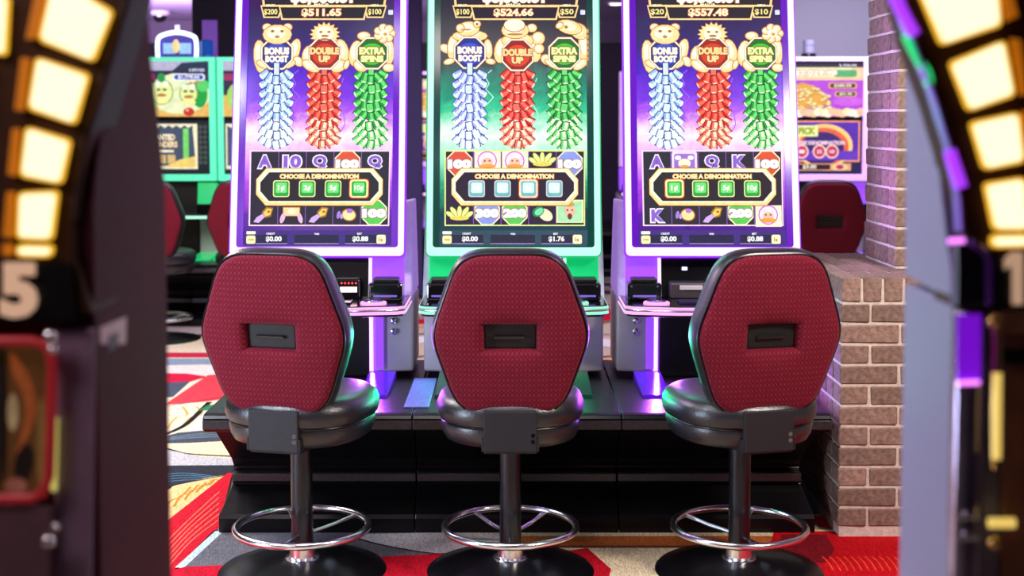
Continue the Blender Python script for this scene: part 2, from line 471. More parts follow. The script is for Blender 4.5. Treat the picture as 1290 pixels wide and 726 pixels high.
F_([(120, 650), (208, 620), (222, 613), (262, 604), (300, 598), (215, 664), (120, 730)], '#ecc78a')
FL([(150, 640), (208, 620), (222, 613), (285, 601)], .012, '#221c20')
for k in range(5): FL([(205 + k*14, 650 - k*9), (214 + k*14, 634 - k*7), (228 + k*12, 628 - k*5), (240 + k*10, 616 - k*3)], .011, '#c8842c')
F_([(140, 720), (215, 655), (287, 598), (330, 596), (330, 640), (268, 672), (222, 718), (140, 800)], '#cf1a2e')
for k in range(6): FL([(205, 690 + k*7), (240, 655 + k*6), (276, 622 + k*7)], .006, '#e8705a')
F_([(228, 722), (275, 668), (400, 640), (700, 640), (700, 760), (228, 760)], '#6a6870')
FL([(226, 718), (250, 696), (276, 672)], .03, '#c4d8e0')
F_([(200, 800), (214, 722), (232, 717), (275, 715), (330, 712), (330, 800)], '#c4122c')
F_([(438, 676), (700, 670), (700, 694), (600, 700), (560, 701), (520, 697), (470, 686)], '#c6c0c2')
FL([(440, 678), (480, 689), (530, 698), (560, 701)], .012, '#26242c')
F_([(480, 704), (540, 701), (585, 697), (620, 760), (460, 760), (485, 720)], '#b80f24')
F_([(640, 670), (1060, 670), (1060, 800), (640, 800)], '#d9c8a4')
F_([(640, 678), (1060, 678), (1060, 691), (640, 691)], '#b5622e')
F_([(640, 690), (1060, 690), (1060, 693), (640, 693)], '#6a3a30')
F_([(690, 700), (740, 693), (770, 720), (760, 760), (700, 760)], '#b80f24')
F_([(975, 672), (1500, 672), (1500, 820), (900, 820), (960, 720)], '#c40c1a')
F_([(985, 676), (1040, 676), (1052, 695), (1040, 712), (970, 712)], '#7c1220')
for k in range(16): FL([(1050 + k*9, 722), (1044 + k*9, 712), (1036 + k*9, 704)], .006, '#ee4430')
o = ca.obj('carpet_pattern', print_mat('wool carpet pattern', emis=False, noise=.42, stripes=True, nscale=190), fl)
tag(o, kind='stuff')

# ------------------------------------------------------------------ bricks
brickm = mat('weathered brick', '#8a7064', .85, var=.35, vscale=55, bump=.8, bscale=120, rand=.22)
mortar = mat('pale mortar', '#d6c8bc', .9, var=.15, vscale=60, bump=.6, bscale=150)
def brick_mesh(lx, ly, lz, seed):
    random.seed(seed)
    mb = MB(); mb.box(-lx/2, lx/2, -ly/2, ly/2, -lz/2, lz/2)
    for v in mb.bm.verts: v.co += Vector([random.uniform(-.0018, .0018) for _ in range(3)])
    bmesh.ops.bevel(mb.bm, geom=list(mb.bm.edges), offset=.004, segments=1, affect='EDGES')
    me = D.meshes.new('brick'); mb.bm.to_mesh(me); mb.bm.free(); me.materials.append(brickm)
    return me
BM = {}
def brick(lx, ly, lz, c, parent):
    k = (round(lx, 3), round(ly, 3), round(lz, 3), random.randint(0, 2))
    if k not in BM:
        st = random.getstate(); BM[k] = brick_mesh(*k); random.setstate(st)
    o = D.objects.new('brick', BM[k]); o.location = c; COL.objects.link(o); o.parent = parent
random.seed(11)
# knee wall: front face Y=YK, left face X=XK
XK, YK, ZK, XKR, YKB = 1.165, 4.74, .94, 1.95, 5.66
kw = MB().box(XK + .006, XKR, YK + .006, YKB, 0, ZK - .006).obj('wall_knee', mortar); tag(kw, kind='structure')
rows = 12; h0 = .063; g = .0105; top = .086
z = ZK - top / 2
x = XK + .035
while x < XKR - .03:
    for yy in range(4):
        brick(.064, .215, top, (x, YK + .1075 + yy * .2255, z), kw)
    x += .0745
z = ZK - top - g - h0 / 2; r = 0
while z > .02:
    x0 = XK if r % 2 else XK - .105
    x = x0
    while x < XKR:
        a, b = max(x, XK), min(x + .205, XKR)
        if b - a > .04: brick(b - a, .10, h0, ((a + b) / 2, YK + .05, z), kw)
        x += .2155
    y = YK + (.111 if r % 2 else .2155 - .0)
    y = YK + .111
    if r % 2 == 0: brick(.10, .0945, h0, (XK + .05, y + .0475, z), kw); y += .105
    while y < YKB - .05:
        b = min(y + .205, YKB); brick(.10, b - y, h0, (XK + .05, (y + b) / 2, z), kw); y += .2155
    z -= h0 + g; r += 1
XC, YC, YCB, XCR = 1.43, 5.02, 5.46, 1.95
kp = MB().box(XC + .006, XCR, YC + .006, YCB - .004, ZK, CZ).obj('wall_pier', mortar); tag(kp, kind='structure')
z = ZK + g + h0 / 2; r = 0
while z < CZ - .03:
    x = XC if r % 2 else XC - .105
    while x < XCR:
        a, b = max(x, XC), min(x + .205, XCR)
        if b - a > .04: brick(b - a, .10, h0, ((a + b) / 2, YC + .05, z), kp)
        x += .2155
    y = YC + .111
    if r % 2 == 0: brick(.10, .0945, h0, (XC + .05, y + .0475, z), kp); y += .105
    while y < YCB - .03:
        b = min(y + .205, YCB); brick(.10, b - y, h0, (XC + .05, (y + b) / 2, z), kp); y += .2155
    z -= -(h0 + g); r += 1

# ------------------------------------------------------------------ benches the machines stand on
BZ = .462
PROF = [  # y from nose, z, inset of the end
    (.00, .425, 0), (.003, .446, 0), (.012, .458, 0), (.03, BZ, .004), (1.08, BZ, .004), (1.08, 0, .05), (.10, 0, .03), (.10, .058, .03), (.106, .072, .03), (.15, .10, .04), (.20, .135, .05),
    (.225, .155, .055), (.215, .166, .06), (.215, .200, .06), (.232, .214, .06), (.215, .25, .055), (.11, .375, .02), (.09, .390, .012), (.02, .394, 0), (.004, .405, 0)]
def bench(label, x0, x1, n, y0, zs=1):
    t = thing('machine_bench', label, 'bench', ((x0 + x1) / 2, y0 + .5, 0))
    off = t.location
    wd = (x1 - x0) / n
    for i in range(n):
        a, b = x0 + i * wd + (.0015 if i else 0), x0 + (i + 1) * wd - (.0015 if i < n - 1 else 0)
        mb = MB(off)
        ra = [Vector((a + (q[2] if i == 0 else 0), y0 + q[0], q[1])) for q in PROF]
        rb = [Vector((b - (q[2] if i == n - 1 else 0), y0 + q[0], q[1])) for q in PROF]
        mb.loft([ra, rb]); mb.obj('bench_section', mat('black bench laminate', '#0b090b', .27, var=.1, spec=.28), t, False, .003)
        ridge = MB(off); ridge.prism([(a + (.06 if i == 0 else .002), y0 + .200, .168), (a + (.06 if i == 0 else .002), y0 + .216, .166), (a + (.06 if i == 0 else .002), y0 + .216, .200), (a + (.06 if i == 0 else .002), y0 + .200, .197)],
                                      ((b - a) - (.06 if i == 0 else .002) - (.06 if i == n - 1 else .002), 0, 0))
        ridge.obj('bumper_rail', bench_ridge, t, False, .002)
        nose = MB(off); nose.box(a + .0, b, y0 - .003, y0 + .0025, .408, .440).obj('nose_strip', bench_ridge, t, False, .002)
    return t
bn = bench('long glossy black bench carrying the three tall machines', -1.09, 1.125, 3, 4.69)
tp = MB((-.345, 5.07, BZ)); tp.box(-.390, -.300, 4.80, 5.34, BZ + .0005, BZ + .004); tpo = tp.obj('tread_plate', mat('blue lavender tread plate', '#7478d0', .35, .3, var=.3, vscale=90, bump=.5, bscale=120), None, False, .001)  # reflection on the bench top built as a thin coloured strip
tpo.location = (-.345, 5.07, BZ); tag(tpo, 'small blue lavender tread plate on the bench left of the green framed machine', 'plate')
bench('far glossy black bench under the green framed machines at left', -3.9, -1.55, 3, 9.55)
bench('far black bench behind the brick knee wall under the lilac framed machine', 1.75, 3.6, 2, 9.55)

# ------------------------------------------------------------------ chairs
def polyr(pts, th):
    c, s = math.cos(th), math.sin(th); best = 0
    for (ax, az), (bx, bz) in zip(pts, pts[1:] + pts[:1]):
        dx, dz = bx - ax, bz - az
        den = c * dz - s * dx
        if abs(den) < 1e-9: continue
        t = (ax * dz - az * dx) / den; u = (ax * s - az * c) / (dx * s - dz * c) * -1 if False else ((t*c - ax)/dx if abs(dx) > abs(dz) else (t*s - az)/dz)
        if t > 0 and -1e-6 <= u <= 1 + 1e-6: best = max(best, t)
    return best
NB = 96
TH = [2 * PI * i / NB for i in range(NB)]
HEX = [(.120, .268), (.168, .245), (.251, .018), (.250, -.020), (.174, -.235), (.125, -.265), (-.125, -.265), (-.174, -.235), (-.250, -.020), (-.251, .018), (-.168, .245), (-.120, .268)]
RO = [polyr(HEX, t) for t in TH]
for _ in range(3): RO = [(RO[i-2] + RO[i-1]*2 + RO[i]*3 + RO[(i+1) % NB]*2 + RO[(i+2) % NB]) / 9 for i in range(NB)]
RECT = [(.082, .040), (-.082, .040), (-.082, -.040), (.082, -.040)]
RR = [polyr(RECT, t) for t in TH]
def ringh(f, y, inset=0.0, k=1.0): return [Vector(((r * k - inset) * math.cos(t), y, (r * k - inset) * math.sin(t))) for r, t in zip(f, TH)]
def mixr(a, y): return [Vector(((r * (1 - a) + q * a) * math.cos(t), y, (r * (1 - a) + q * a) * math.sin(t))) for r, q, t in zip(RO, RR, TH)]
def make_chair(label, loc, rz):
    t = thing('casino_chair', label, 'chair', loc, rz, 'swivel chairs at the machines')
    MB().lathe([(.275, 0), (.278, .006), (.272, .013), (.21, .024), (.13, .036), (.075, .046), (.05, .052)], n=64).obj('base', basem, t, True)
    MB().lathe([(.058, .046), (.056, .054), (.044, .058), (.042, .085), (.038, .088)], n=32).obj('collar', chrome, t, True)
    MB().lathe([(.036, .085), (.036, .46)], n=32).obj('post', postmat, t, True)
    MB().tube([(.217 * math.cos(a), .217 * math.sin(a), .155) for a in [2*PI*i/64 for i in range(64)]], .012, 12, True).obj('foot_ring', chrome, t, True)
    for a in (55, 125, 270):
        a = math.radians(a)
        MB().tube([(.03 * math.cos(a), .03 * math.sin(a), .128), (.12 * math.cos(a), .12 * math.sin(a), .136), (.212 * math.cos(a), .212 * math.sin(a), .152)], .0065, 8).obj('spoke', chrome, t, True)
    MB().box(-.10, .10, -.12, .12, .450, .463).obj('swivel_plate', bracketm, t, False, .004)
    # seat in two tiers, squarish round
    def seat_ring(r, z, yo=0): return [Vector((r * math.copysign(abs(math.cos(a)) ** .82, math.cos(a)), yo + r * 1.02 * math.copysign(abs(math.sin(a)) ** .82, math.sin(a)), z)) for a in [2*PI*i/64 for i in range(64)]]
    mb = MB(); mb.loft([seat_ring(r, z, .02) for r, z in [(.10, .462), (.200, .462), (.214, .468), (.224, .486), (.229, .510), (.227, .522), (.219, .528)]])
    mb.obj('seat_pan', vinyl, t, True)
    mb = MB(); mb.loft([seat_ring(r, z, .02) for r, z in [(.15, .526), (.220, .528), (.234, .534), (.241, .552), (.241, .576), (.232, .598), (.212, .612), (.17, .620), (.10, .623), (.03, .624)]])
    mb.obj('seat_cushion', vinyl, t, True)
    MB().tube([Vector((p.x, p.y, p.z)) for p in seat_ring(.226, .527, .02)], .0035, 6, True).obj('seat_piping', mat('black piping', '#0c0c10', .3), t, True)
    # bracket behind the seat
    mb = MB(); mb.box(-.084, .084, -.226, -.206, .458, .590).obj('bracket_plate', bracketm, t, False, .004)
    MB().box(-.084, .084, -.210, -.05, .450, .460).obj('bracket_foot', bracketm, t, False, .003)
    for x in (-.09, .084): MB().box(x, x + .006, -.224, -.12, .460, .50).obj('bracket_cheek', bracketm, t, False, .002)
    for x in (.093,):
        for z in (.492, .512): MB().lathe([(.007, 0), (.007, .006), (.003, .008)], (x - .022, -.226, z), 12, axis='Y').obj('bolt', chrome, t, True)
    # back
    b = thing('backrest', None, None); b.parent = t; b.location = (0, -.195, .829); b.rotation_euler = (math.radians(7), 0, 0)
    mb = MB()
    mb.loft([ringh(RO, .075, k=.40), ringh(RO, .077, k=.75), ringh(RO, .070, k=.90), ringh(RO, .055, k=.965), ringh(RO, .030, k=.995), ringh(RO, .008, k=1.0), ringh(RO, -.012, k=.985), ringh(RO, -.022, k=.965)])
    mb.obj('front_cushion', vinyl, b, True)
    MB().tube(ringh(RO, -.021, inset=.010), .0045, 6, True).obj('piping', mat('black piping', '#0c0c10', .3), b, True)
    mb = MB()
    R = [ringh(RO, -.018, inset=.016), ringh(RO, -.027, inset=.014), ringh(RO, -.036, inset=.018), ringh(RO, -.042, inset=.027), ringh(RO, -.044, inset=.036)]
    for a, y in ((.32, -.049), (.48, -.053), (.65, -.056), (.80, -.057), (.90, -.055), (.96, -.048), (1.0, -.036)): R.append(mixr(a, y))
    R.append([Vector((p.x * .99, -.020, p.z * .99)) for p in R[-1]])
    v = [[mb.bm.verts.new(p) for p in r] for r in R]
    for A, B in zip(v[:-1], v[1:]):
        for i in range(NB): j = (i + 1) % NB; mb.bm.faces.new((A[i], A[j], B[j], B[i]))
    mb.obj('back_panel', fabric, b, True)
    mb = MB(); mb.box(-.079, .079, -.030, -.018, -.038, .038)
    mb.obj('handle_cup', cupm, b, False, .003)
    mb = MB(); mb.box(-.05, .045, -.040, -.030, -.006, .004).obj('grip_bar', black_gloss, b, False, .002)
    return t
chs = [('burgundy backed swivel chair before the left tall machine, seat showing to its right', at(381, 712, 1), 381, -14),
       ('burgundy backed swivel chair facing the green framed middle machine squarely', None, 643, 0),
       ('burgundy backed swivel chair beside the brick knee wall, seat showing to its left', None, 931, 14)]
YCH = 4.385
first = None
for lab, _, px, rz in chs:
    X = (px - 645) / F * (YCH * math.cos(PITCH) + 1.4 * math.sin(PITCH))
    if first is None:
        first = make_chair(lab, (X, YCH, 0), math.radians(rz)); c = first
    else:
        c = copy_tree(first); c['label'] = lab; c.location = (X, YCH, 0); c.rotation_euler.z = math.radians(rz)
for lab, px, y in (('far burgundy chair partly hidden by the dark left foreground cabinet', 200, 9.1),
                   ('far burgundy chair behind the brick knee wall, in front of the lilac framed machine', 1037, 9.1),
                   ('far burgundy chair mostly hidden behind the nearest left chair', 318, 9.1)):
    X = (px - 645) / F * (y + .06)
    c = copy_tree(first); c['label'] = lab; c.location = (X, y, 0); c.rotation_euler.z = math.radians(-4)

# ------------------------------------------------------------------ the three tall machines
YB = 5.25                                    # lower edge of the picture surface
LEAN = math.radians(11)
B0 = at(647, 318, YB); SX = B0.x             # screen hinge, centre machine
TU = Vector((0, math.sin(LEAN), math.cos(LEAN))); NRM = Vector((0, -math.cos(LEAN), math.sin(LEAN)))
def onscreen(px, py, lift=0):
    """centre machine: point of the leaning screen plane seen at px, py; lifted towards the room"""
    u = (px - PPX) / F; v = -(py - PPY) / F
    c, s_ = math.cos(PITCH), math.sin(PITCH)
    d = Vector((u, c + v * s_, -s_ + v * c))
    t = (B0 - EYE).dot(NRM) / d.dot(NRM)
    return EYE + d * t + NRM * lift
def P2(x, v, lift=0): return Vector((SX + x, B0.y, B0.z)) + TU * v + NRM * lift    # metres on that plane
HS = 1.16                                    # height of the lit frame
CX = 647.0
def rpoly(x0, x1, v0, v1, r, lift, n=5):
    q = []
    for cx, cv, a in ((x1-r, v0+r, -PI/2), (x1-r, v1-r, 0), (x0+r, v1-r, PI/2), (x0+r, v0+r, PI)):
        for k in range(n): t = a + k*PI/2/(n-1); q.append(P2(cx + r*math.cos(t), cv + r*math.sin(t), lift))
    return q
def frame_ring(mb, o, i, l0, l1):
    """hollow rounded frame between outer rect o and inner rect i"""
    A = rpoly(*o, l0); B = rpoly(*o, l1); C_ = rpoly(*i, l1); D_ = rpoly(*i, l0)
    V = [[mb.bm.verts.new(p) for p in r] for r in (A, B, C_, D_)]
    n = len(A)
    for a, b in zip(V, V[1:] + V[:1]):
        for k in range(n): j = (k+1) % n; mb.bm.faces.new((a[k], a[j], b[j], b[k]))
    return mb

screen_art = print_mat('screen picture', es=1.15, noise=.10, nscale=45)
GOLD, GOLDP, GOLDD, DARKS = '#ffe09c', '#fff6da', '#c0701e', '#1e1226'

def crackers(A, cx, y0, cols, seed):
    """string of paper fire crackers: cols = outline, body, light, tip"""
    rnd = random.Random(seed); ol, bd, lt, wt = cols; hi = [lt]
    def barrel(x, y, l, wd, ang, b):
        c, s_ = math.cos(ang), math.sin(ang)
        def R(a, q): return (x + a*c - q*s_, y + a*s_ + q*c)
        A.poly([R(-l/2-1.3, -wd/2-1.0), R(l/2+1.3, -wd/2-1.3), R(l/2+1.5, wd/2+1.3), R(-l/2-1.3, wd/2+1.0)], ol, .25)
        A.poly([R(-l/2, -wd/2), R(l/2, -wd/2-.3), R(l/2, wd/2+.3), R(-l/2, wd/2)], b, .2)
        A.poly([R(-l/2, -wd/3), R(l/2, -wd/3), R(l/2, wd/6), R(-l/2, wd/6)], hi[0], .2)
        A.ell(*R(l/2, 0), 1.6, wd/2+.3, lt, .2, ang, 8)
        A.ell(*R(l/2 + .3, 0), .8, wd/2 - .8, wt, .15, ang, 6)
    A.rect(cx - 4.5, y0 - 6, cx + 4.5, y0 + 12, ol, .3); A.rect(cx - 3.6, y0 - 6, cx + 3.6, y0 + 12, lt, .3)
    n = 7
    for r in range(n, -1, -1):
        y = y0 + 8 + r * 11.6
        f = r / n
        b = bd if f < .74 else lt
        b2 = lt
        hi[0] = lt if f < .6 else wt
        barrel(cx - 14.5, y, 11, 8, math.radians(180 - 42 + rnd.uniform(-16, 16)), b)
        barrel(cx + 14.5, y, 11, 8, math.radians(42 + rnd.uniform(-16, 16)), b)
        barrel(cx - 7.5, y + 4, 11.5, 8, math.radians(118 + rnd.uniform(-18, 18)), b)
        barrel(cx + 7.5, y + 4, 11.5, 8, math.radians(62 + rnd.uniform(-18, 18)), b)
        barrel(cx + rnd.uniform(-1.5, 1.5), y + 7, 9, 7.5, math.radians(90 + rnd.uniform(-14, 14)), b2 if r % 2 else b)
    A.rect(cx - 4.2, y0 - 6, cx + 4.2, y0 + 10, ol, .3); A.rect(cx - 3.2, y0 - 6, cx + 3.2, y0 + 9, lt, .3)

def blob(A, x, y, rx, ry, rot=0, n=14):
    A.ell(x, y, rx + .9, ry + .9, GOLDD, .3, rot, n); A.ell(x, y, rx, ry, GOLD, .3, rot, n); A.ell(x - rx*.1, y - ry*.15, rx*.66, ry*.62, GOLDP, .3, rot, n)
def octagon(A, x, y, r, col, dark, words, wcol):
    def oc(q): return [(x + q*math.cos(PI/8 + k*PI/4), y + q*math.sin(PI/8 + k*PI/4)) for k in range(8)]
    A.poly(oc(r + 3.4), GOLDD, .4); A.poly(oc(r + 2.8), GOLDP, .3); A.poly(oc(r + .8), '#5a3a20', .3); A.poly(oc(r), dark, .3)
    A.ell(x, y + 1, r * .82, r * .72, col, .3)
    a, b, w0, w1 = words
    A.text(a, x, y - 3.2, w0, 9.4, wcol, .075, .4, outline='#7a3818'); A.text(b, x, y + 6.8, w1, 8.6, wcol, .075, .4, outline='#7a3818')

def animals(A, kind, words3):
    xs = (592, 652, 711)
    if kind == 'bamboo':    # bear, mane, flower
        x = xs[0]
        blob(A, x - 21, 72, 8, 21, -.1); blob(A, x + 21, 66, 7, 17, .3); blob(A, x + 27, 78, 7, 5, .8)
        blob(A, x - 14, 82, 12, 5, .3); blob(A, x + 12, 82, 12, 5, -.3)
        octagon(A, x, 68, 19, '#2f4fd0', '#20308c', words3[0], '#fffbe8')
        blob(A, x - 13, 35, 5.5, 4.5); blob(A, x + 13, 35, 5.5, 4.5); blob(A, x, 44, 18, 12)
        for q in (-6, 6): A.ell(x + q, 40, 2.6, 1.8, '#c08c4a', .3); A.ell(x + q, 40, 1.1, 1, '#7a4a20', .2)
        A.ell(x, 47, 3, 2, '#c08c4a', .3)
        x = xs[1]
        blob(A, x - 20, 70, 8, 12, .2); blob(A, x + 21, 66, 9, 16, -.2); blob(A, x - 17, 84, 12, 6, .5); blob(A, x + 18, 84, 10, 7, -.5); blob(A, x + 28, 82, 3, 6, .4)
        pts = []
        for k in range(34):
            t = 2*PI*k/34; r = (20 if k % 2 else 15.5); pts.append((x + r*math.cos(t), 44 + r*.82*math.sin(t)))
        A.poly(pts, GOLDD, .3); A.poly([(x + (p_[0]-x)*.93, 44 + (p_[1]-44)*.92) for p_ in pts], GOLD, .3)
        octagon(A, x, 68, 19, '#d8381c', '#9a1c10', words3[1], '#ffd690')
        A.ell(x, 43, 11, 9, GOLDP, .3)
        for q in (-5, 5): A.ell(x + q, 41, 2.2, 1.5, '#b87a30', .3)
        A.ell(x, 46, 5, 1.6, '#b87a30', .3); A.ell(x, 50, 6, 1, '#8a5420', .2)
        x = xs[2]
        blob(A, x - 20, 68, 8, 16, .15); blob(A, x + 21, 64, 7, 18, -.1); blob(A, x - 10, 46, 8, 5); blob(A, x + 22, 86, 7, 5); blob(A, x - 14, 84, 9, 6, .6)
        octagon(A, x + 1, 68, 19, '#48c02c', '#1f6a1c', words3[2], '#fbf3a8')
        for k in range(7):
            t = 2*PI*k/7; blob(A, x + 16 + 8.5*math.cos(t), 43 + 7.5*math.sin(t), 5.2, 4.6)
        A.ell(x + 16, 43, 6, 5, GOLDP, .3); A.ell(x + 17, 44, 2.4, 2, '#d89a30', .3)
    else:                   # frog, smiling lion with fan, fish
        x = xs[0]
        blob(A, x - 30, 62, 8, 5, .5); blob(A, x - 22, 60, 6, 15, .1); blob(A, x + 23, 62, 5, 12, -.1); blob(A, x - 26, 78, 7, 3.4, -.3); blob(A, x + 26, 78, 6, 3.4, .2); blob(A, x, 46, 22, 7)
        octagon(A, x, 67, 19, '#3b50d8', '#20308c', words3[0], '#fffbe8')
        blob(A, x - 2, 37, 14, 9, -.1); blob(A, x - 12, 36, 5, 5); blob(A, x + 9, 31, 4.5, 4)
        A.ell(x - 5, 38, 7, 1.2, '#c89040', .3); A.ell(x + 9, 31, 1.6, 1.6, '#8a5a20', .3)
        x = xs[1]
        blob(A, x - 20, 64, 9, 16, .2); blob(A, x + 20, 62, 9, 17, -.2); blob(A, x + 26, 49, 8, 8); blob(A, x + 18, 36, 6, 5); blob(A, x + 27, 62, 6, 6); blob(A, x, 52, 20, 9)
        octagon(A, x, 70, 19, '#e04020', '#9a1c10', words3[1], '#ffd690')
        blob(A, x - 3, 39, 17, 10); A.ell(x - 4, 33, 14, 8.5, GOLDD, .3); A.ell(x - 4, 32.4, 13, 8, GOLDP, .3)
        A.ell(x - 3, 44, 10, 1.4, '#c08030', .3)
        x = xs[2]
        blob(A, x + 25, 58, 7, 26, -.08); blob(A, x + 18, 40, 12, 9, .7); blob(A, x - 22, 76, 8, 6, .5); blob(A, x - 14, 82, 12, 4, .5); blob(A, x + 20, 82, 10, 5, -.6)
        octagon(A, x, 68, 19, '#48c02c', '#1f6a1c', words3[2], '#fbf3a8')
        blob(A, x + 6, 35, 16, 8.5, .25); blob(A, x - 6, 33, 5, 3.4, -.4)
        A.ell(x + 2, 35, 2.6, 2.4, '#e0a020', .3); A.ell(x + 2, 35, 1.1, 1, '#6a4010', .2)
        for k in range(6): A.ell(x + 29, 40 + k * 7, 1.4, 3, '#e09a40', .2)

def jackpot(A, gold, amount, l, r):
    def trap(x0, x1, y0, y1, sl, wd=2.2):
        A.poly([(x0, y0), (x1, y0), (x1 - sl, y1), (x0 + sl, y1)], gold, .4)
        A.poly([(x0 + wd, y0 + wd), (x1 - wd, y0 + wd), (x1 - sl - wd, y1 - wd), (x0 + sl + wd, y1 - wd)], DARKS, .4)
    trap(567, 733, -42, 9, 6, 2.6); trap(567, 733, -90, -44, 0, 2.6)
    A.text('$8,888.81', 647, -3, 78, 21, '#fff8ea', .05, .4, outline='#c07848')
    A.text('GRAND', 647, -36, 40, 9, gold, .04, .4); A.text('JACKPOT', 647, -68, 96, 24, gold, .04, .4)
    trap(570, 598, 7, 23, 4, 1.8); trap(700, 729, 7, 23, 4, 1.8); trap(593, 705, 7.5, 25.5, 3.5, 2)
    A.text('MAJOR', 647, 6.5, 19, 4, '#fff2c8', .03, .4); A.text('MINOR', 583, 7, 12, 3, '#fff2c8', .03, .4); A.text('MINI', 714, 7, 9, 3, '#fff2c8', .03, .4)
    A.text(amount, 647, 16.4, 50, 10.8, '#fff0c0', .045, .4, outline='#c85838')
    A.text(l, 583, 15.6, 17, 8, '#ffe98c', .03, .4); A.text(r, 714, 15.6, 17, 8, '#ffe98c', .03, .4)
    A.rrect(731, 13, 737, 19, 1, '#d8e4ff', .4)

def coinsign(A, x, y, n, col):
    def oc(q): return [(x + q*math.cos(PI/8 + k*PI/4), y + q*math.sin(PI/8 + k*PI/4)) for k in range(8)]
    A.poly(oc(17.5), '#fff0c0', .3); A.poly(oc(15.8), col, .3); A.text(n, x, y + 1, 30, 12, '#fffdf4', .09, .4, outline='#8c6470')
def lotus(A, x, y):
    for k, (dx, rot) in enumerate(((-11, 2.6), (11, .54), (-7, 2.2), (7, .94), (0, PI/2))):
        A.ell(x + dx, y - (3 if abs(dx) < 9 else -1), 8, 3.6, '#6c8420', .25, -rot, 10); A.ell(x + dx, y - (3 if abs(dx) < 9 else -1), 7, 2.8, '#f4f490', .25, -rot, 10)
    A.ell(x, y + 5, 12, 3, '#e8d860', .3)
def ring_face(A, x, y):
    A.rect(x - 16, y - 11, x + 17, y + 16, '#fdeed0', .2); A.ell(x, y + 1, 12.5, 12.5, '#d060d8', .3); A.ell(x, y + 1, 11, 11, '#ffe6f4', .3); A.ell(x, y + 3, 7, 6, '#ffc4a4', .3)
    A.ell(x, y + 8, 11, 3, '#f0a040', .3); A.ell(x - 3, y + 1, 1.4, 1.2, '#b05050', .2); A.ell(x + 3, y + 1, 1.4, 1.2, '#b05050', .2)
def rocket(A, x, y):
    A.poly([(x - 3, y - 2), (x + 3, y - 9), (x + 12, y - 8), (x + 9, y + 3), (x + 2, y + 5)], '#a8701c', .3)
    A.poly([(x - 1, y - 1), (x + 4, y - 7), (x + 10, y - 6.5), (x + 8, y + 1), (x + 2, y + 3)], '#ffd060', .3)
    A.poly([(x - 2, y), (x + 2, y + 3), (x - 6, y + 11), (x - 13, y + 10), (x - 9, y + 4)], '#d8b0f8', .3); A.ell(x + 6, y - 3, 2, 1.6, '#a8701c', .2)
def pot(A, x, y):
    A.ell(x + 3, y + 1, 9.5, 8, '#c87828', .3, .2); A.ell(x + 3, y + 1, 8, 6.6, '#ffe8a0', .3, .2); A.ell(x + 4, y - 4, 4, 3, '#b070d8', .3); A.ell(x - 10, y + 1, 2.4, 5, '#a880e0', .3, .2); A.ell(x - 6, y + 3, 1.8, 3.4, '#c8a0f0', .3, .2)
def scroll(A, x, y):
    A.rect(x - 11, y - 9, x + 11, y + 3, '#b87830', .3); A.rect(x - 10, y - 8, x + 10, y + 2, '#ffdca0', .3)
    A.ell(x - 11, y + 5, 3, 7, '#e8b8e0', .3, .3); A.ell(x + 11, y + 5, 3, 7, '#e8b8e0', .3, -.3); A.ell(x, y - 3, 5, 3, '#fff4d0', .3)
def jade(A, x, y):
    A.ell(x + 4, y + 1, 10, 7, '#f4e8c0', .3, .6); A.ell(x - 5, y - 3, 8, 6, '#1f8a54', .3, -.6); A.ell(x - 4, y - 3, 6, 4, '#7ae8a8', .3, -.6)
def faceplate(A, x, y):
    A.rect(x - 17, y - 18, x + 17, y + 11, '#f2f4b0', .2); A.rect(x - 15, y - 16, x + 15, y + 10, '#a8e8b0', .3); A.ell(x, y - 4, 7, 9, '#f8c0a0', .3); A.ell(x, y + 3, 3, 4, '#6a3a30', .3)
    for k in (-3, 3): A.ell(x + k, y - 5, 1.2, 1.2, '#5a3a30', .2)
    A.ell(x, y - 12, 6, 3, '#c8a050', .3)
def vase(A, x, y):
    A.rrect(x - 16, y - 11, x + 16, y + 14, 3, '#f4d8ff', .3); A.rrect(x - 13, y - 8, x + 13, y + 14, 3, '#9a70d0', .3); A.ell(x, y + 4, 8, 6, '#fff0d0', .3); A.ell(x - 8, y - 3, 4, 3, '#fff0ff', .3); A.ell(x + 8, y - 3, 4, 3, '#fff0ff', .3); A.ell(x, y + 8, 6, 2, '#e0a050', .3)
LET = {'bamboo': ('#f2e6ff', '#7c4cc8')}
def letter(A, x, y, ch):
    A.text(ch, x, y, 20 if ch != '10' else 26, 19, '#f4e8ff', .12, .3); A.text(ch, x, y, 16.5 if ch != '10' else 22, 15.5, '#8a5ccc', .05, .3)
def symbol(A, s_, x, y):
    if s_ in ('A', '10', 'Q', 'K', 'J', '0'): letter(A, x, y + 2, s_)
    elif s_[0] == '#': coinsign(A, x, y + (4 if y < 230 else -2), s_[2:], {'r': '#e05030', 'g': '#58c850', 'b': '#8a9ce8', 'w': '#f0ded8'}[s_[1]])
    else: {'lotus': lotus, 'ring': ring_face, 'rocket': rocket, 'pot': pot, 'scroll': scroll, 'jade': jade, 'face': faceplate, 'vase': vase}[s_](A, x, y)

def grid(A, line, r1, r3, bg):
    A.rect(560, 189.5, 737, 285, line, .3); A.rect(561.8, 191.2, 735.4, 283.4, bg, .3)
    for k in range(1, 5): A.rect(561.8 + k*34.7 - .5, 191.2, 561.8 + k*34.7 + .5, 283.4, '#8450b0', .3)
    for k, s_ in enumerate(r1): symbol(A, s_, 579 + k*34.7, 202)
    for k, s_ in enumerate(r3): symbol(A, s_, 579 + k*34.7, 270)
    A.rect(558, 285, 739, 291, bg, .4) if False else None

